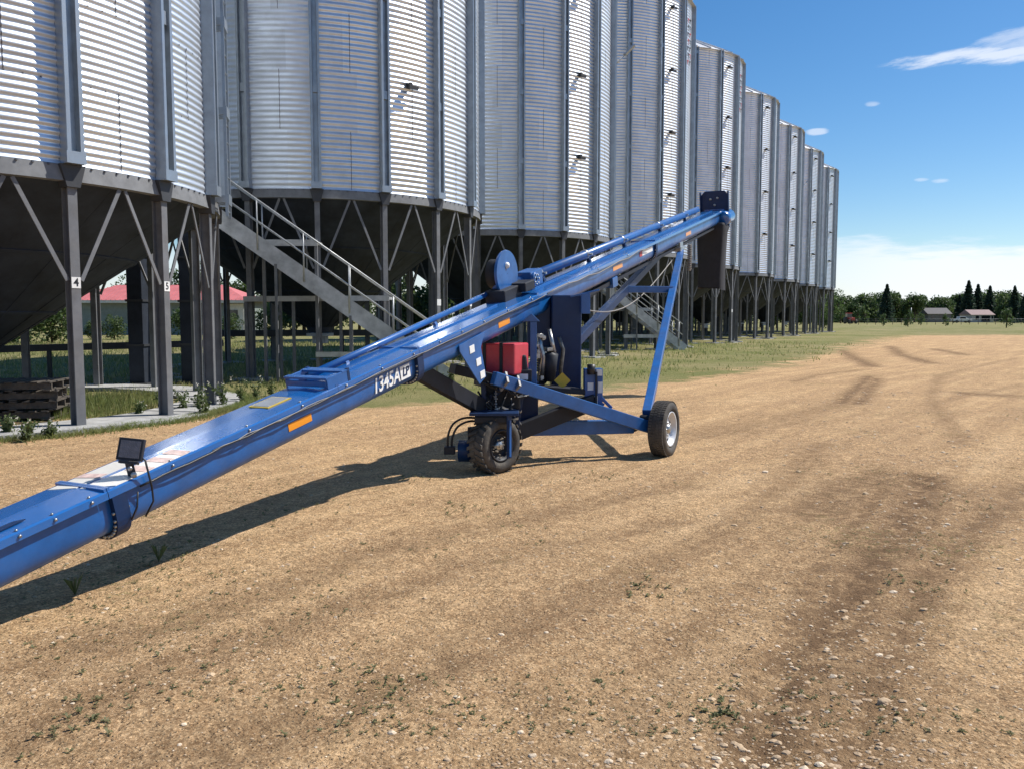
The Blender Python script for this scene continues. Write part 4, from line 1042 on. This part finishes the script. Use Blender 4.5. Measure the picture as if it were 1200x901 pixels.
for px in far:
    Y=rnd.uniform(235,275);h=rnd.uniform(6.2,9.2) if not(1120<px<1200) else rnd.uniform(8,10.5)
    if 1074<px<1178: Y=rnd.uniform(292,310)
    place_tree('leafy_tree',TL[k%4],(xz(px,Y),Y,0),rnd.uniform(0,6),h/8,'%s leafy tree from the left in the far tree line at the field edge'%ORD[k],'tree','leafy trees in the far tree line',None);k+=1
k=0
for px,top,Y in((1037,334,225),(1008,346,245),(1132,330,272),(1143,334,275),(1157,336,270),(1186,336,222),(1199,341,218),(1122,346,276)):
    h=H+(372-top)/F*Y
    place_tree('spruce_tree',TS[k%3],(xz(px,Y),Y,0),rnd.uniform(0,6),h/10,
      ['tall dark spruce standing alone above the far tree line','shorter dark spruce left of the lone tall one','tallest dark spruce left of the white farmhouse','tall dark spruce directly behind the white farmhouse','slim dark spruce at the right end of the farmhouse roof','broad dark spruce near the right edge of the picture','dark spruce cut by the right edge of the picture','low dark spruce between the two distant houses'][k],'tree','spruces in the far tree line',None);k+=1
# rear belt behind bins
k=0;px=-60
lab=[]
while px<975:
    if px<330: Y=rnd.uniform(92,108)
    elif px<620: Y=rnd.uniform(85,100)
    else: Y=rnd.uniform(110,130)
    h=rnd.uniform(5.0,7.5)
    if 478<px<510: h=4.2
    place_tree('leafy_tree',TB[k%3],(xz(px,Y),Y,0),rnd.uniform(0,6),h/6,'%s bushy tree from the left in the belt seen between the bin legs'%ORD[k],'tree','bushy trees behind the bins',None);k+=1
    px+=rnd.uniform(26,40) if px<520 else rnd.uniform(17,24)
# shrubs left behind near bin, and saplings on the field
TSH=protos('leaf',2,h=2,w=2.4,n=1500,ls=.09,seed=81)
for i,(px,Y,h,l) in enumerate([(30,52,3.2,'big pale shrub left of the red-roofed shed'),(62,50,2.6,'round shrub beside the left end of the red-roofed shed'),(5,48,3.0,'shrub at the left edge behind the nearest bin'),(112,58,1.3,'low shrub before the shed wall, left one'),(135,58,1.5,'low shrub before the middle of the shed wall'),(218,60,2.2,'shrub in front of the shed between two dark ducts'),(272,61,1.6,'low shrub at the right end of the shed'),(322,55,2.4,'shrub right of the shed, seen under the second bin'),(470,52,3.1,'shrub seen between the second bin legs, right of the staircase'),
     (497,55,3.4,'slender bush in the gap right of the staircase rail')]):
    place_tree('shrub',TSH[i%2],(xz(px,Y),Y,0),i*1.3,h/2,l,'shrub','shrubs behind the bins',None)
TY=protos('leaf',2,h=2.5,w=1.6,n=700,ls=.10,seed=95)
for i,(px,Y,h,l) in enumerate([(1012,215,4.5,'young tree on the field just right of the red tractor'),(1034,150,2.4,'young sapling left of the fence line below the lone spruce'),(1063,140,2.8,'young sapling on the mown field, second from left'),(1078,165,2.6,'young sapling before the grey farmhouse'),(1107,150,2.2,'young sapling right of the grey farmhouse'),(1178,125,3.2,'young sapling near the right edge of the mown field'),(1003,222,4.6,'young tree right beside the red tractor'),(984,215,5.,'young tree between the last bin and the red tractor')]):
    place_tree('sapling',TY[i%2],(xz(px,Y),Y,0),i*1.7,h/2.5,l,'sapling','young trees on the far field',None)

# grass blades
gb=MB()
def blade(x,y,h,w,mi,lean=.35):
    a=rnd.uniform(0,6.28);t=V((math.cos(a),math.sin(a),0));l=V((rnd.gauss(0,lean),rnd.gauss(0,lean),0))*h;z=gz(x,y)
    p=V((x,y,z-.01));gb.add([p-t*w,p+t*w,p+t*w*.6+l*.4+V((0,0,h*.6)),p-t*w*.6+l*.4+V((0,0,h*.6)),p+l+V((0,0,h))],[(0,1,2,3),(3,2,4)],mi)
cnt=0
for i in range(150000):
    y=9+(rnd.random()**1.5)*42;x=rnd.uniform(-.62,.42)*y*1.0
    d=edge_d(x,y)+noise.noise(V((x*.5,y*.35,2)))*(1.2+.06*y)+noise.noise(V((x*2,y*1.5,8)))*.6
    if d<0: continue
    dens=min(1,.25+d/3)*(.75+.9*noise.noise(V((x*.5,y*.5,7))))
    if rnd.random()>dens*(.38 if x>-5 else .8)*max(.12,min(1,.5+1.6*noise.noise(V((x*.9,y*.6,33))))): continue
    r1=math.hypot(x-C1.x,y-C1.y)
    if r1<3.4 and y<16.0 and rnd.random()<.85: continue
    if 3.6<r1<4.7 and rnd.random()<.75: continue
    h=rnd.uniform(.03,.085)*(1+.02*y)
    if 4.7<=r1<5.3: h*=1.1
    if d>4: h*=1.5
    blade(x,y,h,.0045+y*.00035,0 if rnd.random()<.62 else 1);cnt+=1
for i in range(9000):   # fringe of low weeds by the slab
    a=rnd.uniform(.55,2.3);r=4.4+.30+abs(rnd.gauss(0,.16));x=C1.x+r*math.sin(a);y=C1.y-r*math.cos(a);blade(x,y,rnd.uniform(.03,.11),.006,0,.8)
for i in range(5000):   # taller grass inside the ring
    a=rnd.uniform(.3,2.6);r=rnd.uniform(1.8,3.5);x=C1.x+r*math.sin(a);y=C1.y-r*math.cos(a)
    if y<12.6: continue
    blade(x,y,rnd.uniform(.08,.24),.006,0,.25)
g_o=gb.build('grass',[M['blade_a'],M['blade_b']]);tag(g_o,'rough green and straw coloured grass along the row of bins','grass',kind='stuff')
# tiny weeds in the dirt: ground cover
wd=MB()
def rosette(mb,x,y,r,n,mi=0,h=.5):
    z=gz(x,y)
    for k in range(n):
        a=rnd.uniform(0,6.28);t=V((math.cos(a),math.sin(a),0));s_=V((-t.y,t.x,0));L=r*rnd.uniform(.5,1);w=L*.26;q=rnd.uniform(.1,h)
        b0=V((x,y,z+.002));mb.add([b0,b0+t*L*.5+s_*w+V((0,0,L*q)),b0+t*L+V((0,0,L*q*.8)),b0+t*L*.5-s_*w+V((0,0,L*q))],[(0,1,2,3)],mi)
for i in range(6500):
    y=3+(rnd.random()**1.2)*11;x=rnd.uniform(-.6,.62)*y
    if edge_d(x,y)>.2: continue
    nn=noise.noise(V((x*.55,y*.55,40)))+.35*noise.noise(V((x*2.5,y*2.5,41)))
    left=.12 if x<.5 else -.02
    if nn+left<.20: continue
    rosette(wd,x,y,rnd.uniform(.008,.024),rnd.randrange(3,7))
for (px,py,rr) in((150,815,.9),(90,850,.6),(430,810,.8),(840,835,.3),(330,600,1.2),(200,640,1),(550,595,1.2),(760,690,.5),(700,560,1),(480,560,.9),(190,655,.8),(1130,590,.8),(1070,685,.5)):
    c=gnd(px,py)
    for i in range(26):
        x=c.x+rnd.gauss(0,.16*rr);y=c.y+rnd.gauss(0,.2*rr);rosette(wd,x,y,rnd.uniform(.01,.032),6,0,.9)
w_o=wd.build('ground_cover',[M['cover']]);tag(w_o,'tiny green weeds sprouting in patches in the dirt yard','weeds',kind='stuff')
# larger leafy weeds by legs
def weed(x,y,h,label):
    st_=MB();lf=MB();n=rnd.randrange(6,10)
    for k in range(n):
        a=rnd.uniform(0,6.28);l=V((math.cos(a),math.sin(a),0))*h*rnd.uniform(.15,.55);hh=h*rnd.uniform(.55,1);z0=gz(x,y)
        pts=[V((x,y,z0))+l*t*t+V((0,0,hh*t)) for t in(0,.35,.7,1)];st_.tube(pts,[.006,.005,.004,.002],5)
        for q in range(22):
            t=rnd.uniform(.1,1);c=V((x,y,z0))+l*t*t+V((0,0,hh*t))+V((rnd.gauss(0,.03),rnd.gauss(0,.03),rnd.gauss(0,.02)));leaf_quad(lf,c,rnd.uniform(.018,.04),0)
        if rnd.random()<.4:
            for q in range(6): leaf_quad(lf,pts[-1]+V((rnd.gauss(0,.015),rnd.gauss(0,.015),rnd.gauss(.01,.015))),.014,1)
    rt=thing('weed_plant',label,'weed',(x,y,0),'leafy weeds around the near bin legs')
    st_.build('stem',M['weed'],rt);lf.build('foliage',[M['weed'],M['flower']],rt)
for px,py,h,l in[(215,482,.40,'leafy weed just right of the leg numbered five'),(232,480,.42,'leafy weed left of the third near leg'),(262,478,.48,'leafy weed hugging the third near leg'),(282,472,.55,'tallest leafy weed, right of the third near leg'),(300,468,.45,'leafy weed farther right by the auger edge'),
   (240,487,.3,'low weed on the slab end beside the auger'),(163,488,.25,'small broad-leaved weed between the two numbered legs'),(190,480,.35,'weed just left of the leg numbered five'),(318,464,.45,'rightmost leafy weed before the auger hides the ground'),(30,517,.3,'weed patch at the slab edge near the left border'),(60,512,.24,'low weed at the slab edge left of the leg numbered four'),(8,512,.3,'weed at the extreme left edge of the slab'),(345,457,.4,'leafy weed behind the auger lid bracket'),(530,452,.4,'dark weed under the foot of the long staircase'),(510,455,.4,'dark weed left of the foot of the long staircase')]:
    p=gnd(px,py);weed(p.x,p.y,h,l)
for px,py,h,l in[(186,658,.13,'sprig of grass growing from the edge of the auger shadow'),(88,697,.12,'sprig of grass inside the auger shadow near the left edge')]:
    p=gnd(px,py);mb=MB()
    for k in range(14):
        a=rnd.uniform(0,6.28);l_=V((math.cos(a),math.sin(a),0))*h*rnd.uniform(.1,.6);t=V((-math.sin(a),math.cos(a),0))*.003;mb.add([p-t,p+t,p+l_*.5+V((0,0,h*.7))+t*.5,p+l_+V((0,0,h*rnd.uniform(.7,1)))],[(0,1,2,3)])
    solo(mb,'grass_tuft',M['weed'],l,'grass tuft',tuple(p),'grass sprigs in the yard')

# ------------------------------------------------------------------ buildings
def shed():
    Y=74.;x0,x1=xz(76,Y),xz(292,Y);d=7.
    rt=thing('red_roofed_shed','long low shed with red roof seen between the bin legs','shed',((x0+x1)/2,Y+d/2,0))
    we=3.05;rh=4.5
    mb=MB();mb.box(x0+.5,x1-.5,Y+.5,Y+d-.5,0,we);mb.build('wall',M['shed_wall'],rt)
    mb=MB();y0,y1=Y-.1,Y+d+.1;cx=3.2
    a=[V((x0,y0,we)),V((x1,y0,we)),V((x1,y1,we)),V((x0,y1,we)),V((x0+cx,(y0+y1)/2,rh)),V((x1-cx,(y0+y1)/2,rh))]
    mb.add(a,[(0,1,5,4),(1,2,5),(2,3,4,5),(3,0,4),(3,2,1,0)])
    for i in range(40):
        t=x0+.2+(x1-x0-.4)*i/39;f=min(1,(t-x0)/cx,(x1-t)/cx);mb.bar((t,y0+.0,we+.03),(t,y0+(y1-y0)/2*f,we+(rh-we)*f+.03),.05,.03)
    mb.build('roof',M['shed_roof'],rt)
    mb=MB();mb.box(x0,x1,y0-.03,y0+.02,we-.25,we-.01);mb.build('fascia',M['shed_white'],rt)
    mb=MB();xx=xz(262,Y);mb.box(xx,x1-.55,Y+.44,Y+.497,0,we-.3);dr=mb.build('pale_wall_panel',M['shed_white'],rt)
    mb=MB();mb.box(xx+.5,xx+1.2,Y+.40,Y+.437,1.4,2.2);mb.build('window',M['glass'],dr)
shed()
def house(px0,px1,Y,we,rh,wall,roof,label,wins):
    x0,x1=xz(px0,Y),xz(px1,Y);d=7
    rt=thing('farmhouse',label,'house',((x0+x1)/2,Y+d/2,0),'distant farm buildings')
    mb=MB();mb.box(x0,x1,Y,Y+d,0,we);mb.build('wall',wall,rt)
    mb=MB();mb.prism([V((x0-.3,Y-.3,we)),V((x0-.3,Y+d+.3,we)),V((x0-.3,Y+d/2,rh))],(x1-x0+.6,0,0));mb.build('roof',roof,rt)
    for a_,b_,z0,z1 in wins:
        mb=MB();mb.box(x0+a_,x0+b_,Y-.06,Y-.01,z0,z1);w=mb.build('window',M['glass'],rt)
roof1=mat('grey_roof',(.11,.10,.10),.8,var=.2);roof2=mat('pinkish_roof',(.30,.21,.195),.8,var=.2);wall1=mat('grey_siding',(.20,.185,.17),.8,var=.15);wall2=mat('white_siding',(.50,.49,.47),.8,var=.1)
house(1086,1113,262,2.6,4.5,wall1,roof1,'grey farmhouse among the far trees, left of two distant houses',[(1,2,1.,2.2),(3.5,5,1.,2.2)])
house(1137,1163,258,2.3,3.9,wall2,roof2,'white farmhouse with pinkish roof among the spruces',[(1.2,2.2,.9,2.),(3,5.6,.2,2.),(6.1,6.6,1,1.9)])
# red tractor
def tractor():
    Y=205.;x=xz(995,Y);rt=thing('red_tractor','small red tractor parked on the grass beyond the last bin','tractor',(x,Y,0))
    redm=mat('tractor_red',(.5,.05,.03),.4);
    mb=MB();mb.box(x-.4,x+.4,Y-2,Y+.4,.8,1.5);mb.build('hood',redm,rt,bevel=.08)
    mb=MB();mb.box(x-.6,x+.6,Y+.3,Y+1.5,.9,1.5);mb.box(x-.65,x+.65,Y+.25,Y+1.55,2.45,2.6);mb.build('cab',redm,rt,bevel=.05)
    mb=MB();mb.box(x-.57,x+.57,Y+.33,Y+1.47,1.5,2.45);mb.build('cab_glass',M['glass'],rt)
    for sx in(-1,1):
        for yy,r in((1.,.8),(-1.5,.5)):
            mb=MB();mb.lathe((x+sx*.8,Y+yy,r),(1,0,0),[(-.2,.01),(-.2,r),(.2,r),(.2,.01)],20);mb.build('wheel',M['rubber'],rt)
    mb=MB();mb.box(x-1.6,x-.9,Y-1.4,Y-.6,.3,1.0);mb.box(x-1.5,x-1.0,Y-1.2,Y-.8,1.0,1.3);mb.build('front_weight',M['bark'],rt)
tractor()
def truck():
    Y=235.;x=xz(1125,Y);rt=thing('pickup_truck','pale pickup truck parked by the far trees left of the white farmhouse','truck',(x,Y,0));pm=mat('pale_truck_paint',(.6,.6,.58),.3,coat=.5)
    mb=MB();mb.prism([V((x-2.6,Y-.9,.5)),V((x+2.6,Y-.9,.5)),V((x+2.6,Y-.9,1.05)),V((x+1.4,Y-.9,1.15)),V((x+.7,Y-.9,1.75)),V((x-.9,Y-.9,1.78)),V((x-1.,Y-.9,1.1)),V((x-2.6,Y-.9,1.1))],(0,1.8,0));mb.build('body',pm,rt,bevel=.06)
    mb=MB();mb.box(x-.8,x+.75,Y-.93,Y+.93,1.18,1.62);mb.build('side_window',M['glass'],rt)
    for sx in(-1.7,1.7):
        for sy in(-.85,.85):
            mb=MB();mb.lathe((x+sx,Y+sy,.4),(0,1,0),[(-.12,.01),(-.12,.4),(.12,.4),(.12,.01)],20);mb.build('wheel',M['rubber'],rt)
truck()
# far field fence posts, utility poles
fc=thing('wire_fence','thin post and wire fence across the far field','fence',(xz(1090,170),170,0))
p_prev=None
for i in range(26):
    px=995+i*10;Y=172+i*.6;x=xz(px,Y);mb=MB();mb.tube([(x,Y,0),(x,Y,1.3)],.05,6);mb.build('post',M['bark'],fc)
for z in(.5,.85,1.2):
    mb=MB();mb.tube([(xz(995,172),172,z),(xz(1245,187),187,z)],.012,4);mb.build('wire',M['galv_dull'],fc)
po=thing('utility_pole','slim pale utility pole standing in front of the far trees','utility pole',(xz(1066,180),180,0))
mb=MB();mb.tube([(xz(1066,180),180,0),(xz(1066,180),180,3.6)],[.10,.08],8);mb.build('pole',M['galv_dull'],po)
mb=MB();mb.bar((xz(1066,180)-.35,180,3.45),(xz(1066,180)+.35,180,3.45),.06,.08);mb.build('cross_arm',M['bark'],po)

# ------------------------------------------------------------------ light and sky
SUN_AZ=math.atan2(math.cos(.304),math.sin(.304)) # from +Y clockwise
EL_S=math.atan(1/.785)
sd=V((math.cos(.304)*math.cos(EL_S),math.sin(.304)*math.cos(EL_S),math.sin(EL_S)))
sl=bpy.data.lights.new('sun','SUN');sl.energy=5.;sl.angle=R_(.5);sl.color=(1.,.955,.89)
so=bpy.data.objects.new('sun',sl);COL.objects.link(so);so.rotation_euler=(-sd).to_track_quat('-Z','Y').to_euler();so.location=(20,0,30)
wld=bpy.data.worlds.new('World');scn.world=wld;wld.use_nodes=True;nt=wld.node_tree;N=nt.nodes;Lk=nt.links;N.clear()
out=N.new('ShaderNodeOutputWorld');bg=N.new('ShaderNodeBackground');bg.inputs['Strength'].default_value=.100
sky=N.new('ShaderNodeTexSky');sky.sky_type='NISHITA';sky.sun_disc=False;sky.sun_elevation=EL_S;sky.sun_rotation=SUN_AZ;sky.altitude=600;sky.air_density=1.;sky.dust_density=.55;sky.ozone_density=2.6
tc=N.new('ShaderNodeTexCoord');sep=N.new('ShaderNodeSeparateXYZ');Lk.new(tc.outputs['Generated'],sep.inputs[0])
def m2(op,a,b_=0.,c_=None):
    m=N.new('ShaderNodeMath');m.operation=op
    for s,i in((a,0),(b_,1),(c_,2)):
        if s is None: continue
        if isinstance(s,(int,float)): m.inputs[i].default_value=s
        else: Lk.new(s,m.inputs[i])
    return m.outputs[0]
def r2(src,a,b_,lo=0,hi=1):
    r=N.new('ShaderNodeMapRange');r.interpolation_type='SMOOTHSTEP'
    r.inputs[1].default_value=a;r.inputs[2].default_value=b_;r.inputs[3].default_value=lo;r.inputs[4].default_value=hi
    Lk.new(src,r.inputs[0]);return r.outputs[0]
az=m2('ARCTAN2',sep.outputs[0],sep.outputs[1]);el=m2('ARCSINE',sep.outputs[2])
cmb=N.new('ShaderNodeCombineXYZ');Lk.new(m2('MULTIPLY',az,4.),cmb.inputs[0]);Lk.new(m2('MULTIPLY',el,26.),cmb.inputs[1])
n1=N.new('ShaderNodeTexNoise');n1.inputs['Scale'].default_value=1.6;n1.inputs['Detail'].default_value=8;n1.inputs['Roughness'].default_value=.62;Lk.new(cmb.outputs[0],n1.inputs['Vector'])
top=m2('ADD',el,m2('MULTIPLY',m2('SUBTRACT',n1.outputs['Fac'],.5),.085))
band=m2('MULTIPLY',r2(top,.082,.060),r2(az,.30,.48,.45,.85))
# wisps high on the right and two scraps
cm2=N.new('ShaderNodeCombineXYZ');Lk.new(m2('MULTIPLY',az,9.),cm2.inputs[0]);Lk.new(m2('SUBTRACT',m2('MULTIPLY',el,50.),m2('MULTIPLY',az,4.)),cm2.inputs[1])
n2=N.new('ShaderNodeTexNoise');n2.inputs['Scale'].default_value=1.3;n2.inputs['Detail'].default_value=9;n2.inputs['Roughness'].default_value=.68;Lk.new(cm2.outputs[0],n2.inputs['Vector'])
def blob(a0,e0,ra,re,k,slope=0.):
    da=m2('DIVIDE',m2('SUBTRACT',az,a0),ra)
    e_=m2('SUBTRACT',m2('SUBTRACT',el,e0),m2('MULTIPLY',m2('SUBTRACT',az,a0),slope))
    de=m2('DIVIDE',e_,re);d=m2('ADD',m2('MULTIPLY',da,da),m2('MULTIPLY',de,de))
    return m2('MULTIPLY',r2(m2('ADD',d,m2('MULTIPLY',m2('SUBTRACT',n2.outputs['Fac'],.5),3.6)),1.1,.0),k)
def ae(px,py):
    p=at(px,py,1.);v=(p-V((0,0,H))).normalized();return math.atan2(v.x,v.y),math.asin(v.z)
w=None
for px,py,rx,ry,kk,slp in((1115,68,85,8,.7,.02),(1195,48,50,16,.4,.1),(1175,66,60,9,.7,0),(958,155,14,4,.5,0),(1022,122,10,3,.35,0),(1103,212,12,3,.5,0),(1080,211,9,2,.3,0)):
    a0,e0=ae(px,py);bq=blob(a0,e0,rx/F*.85,ry/F,kk,slp);w=bq if w is None else m2('MAXIMUM',w,bq)
tot=m2('MAXIMUM',w,band)
mx=N.new('ShaderNodeMix');mx.data_type='RGBA';Lk.new(tot,mx.inputs[0])
hsv=N.new('ShaderNodeHueSaturation');hsv.inputs['Saturation'].default_value=1.32;Lk.new(sky.outputs[0],hsv.inputs['Color'])
Lk.new(hsv.outputs[0],mx.inputs[6]);mx.inputs[7].default_value=(8.0,8.3,8.9,1)
Lk.new(mx.outputs[2],bg.inputs['Color']);Lk.new(bg.outputs[0],out.inputs[0])
scn.view_settings.view_transform='Standard';scn.view_settings.look='None';scn.view_settings.exposure=.33;scn.view_settings.gamma=1
# tidy helper properties
for o in bpy.data.objects:
    if 'org_' in o: del o['org_']
scn.render.resolution_x=1024;scn.render.resolution_y=768
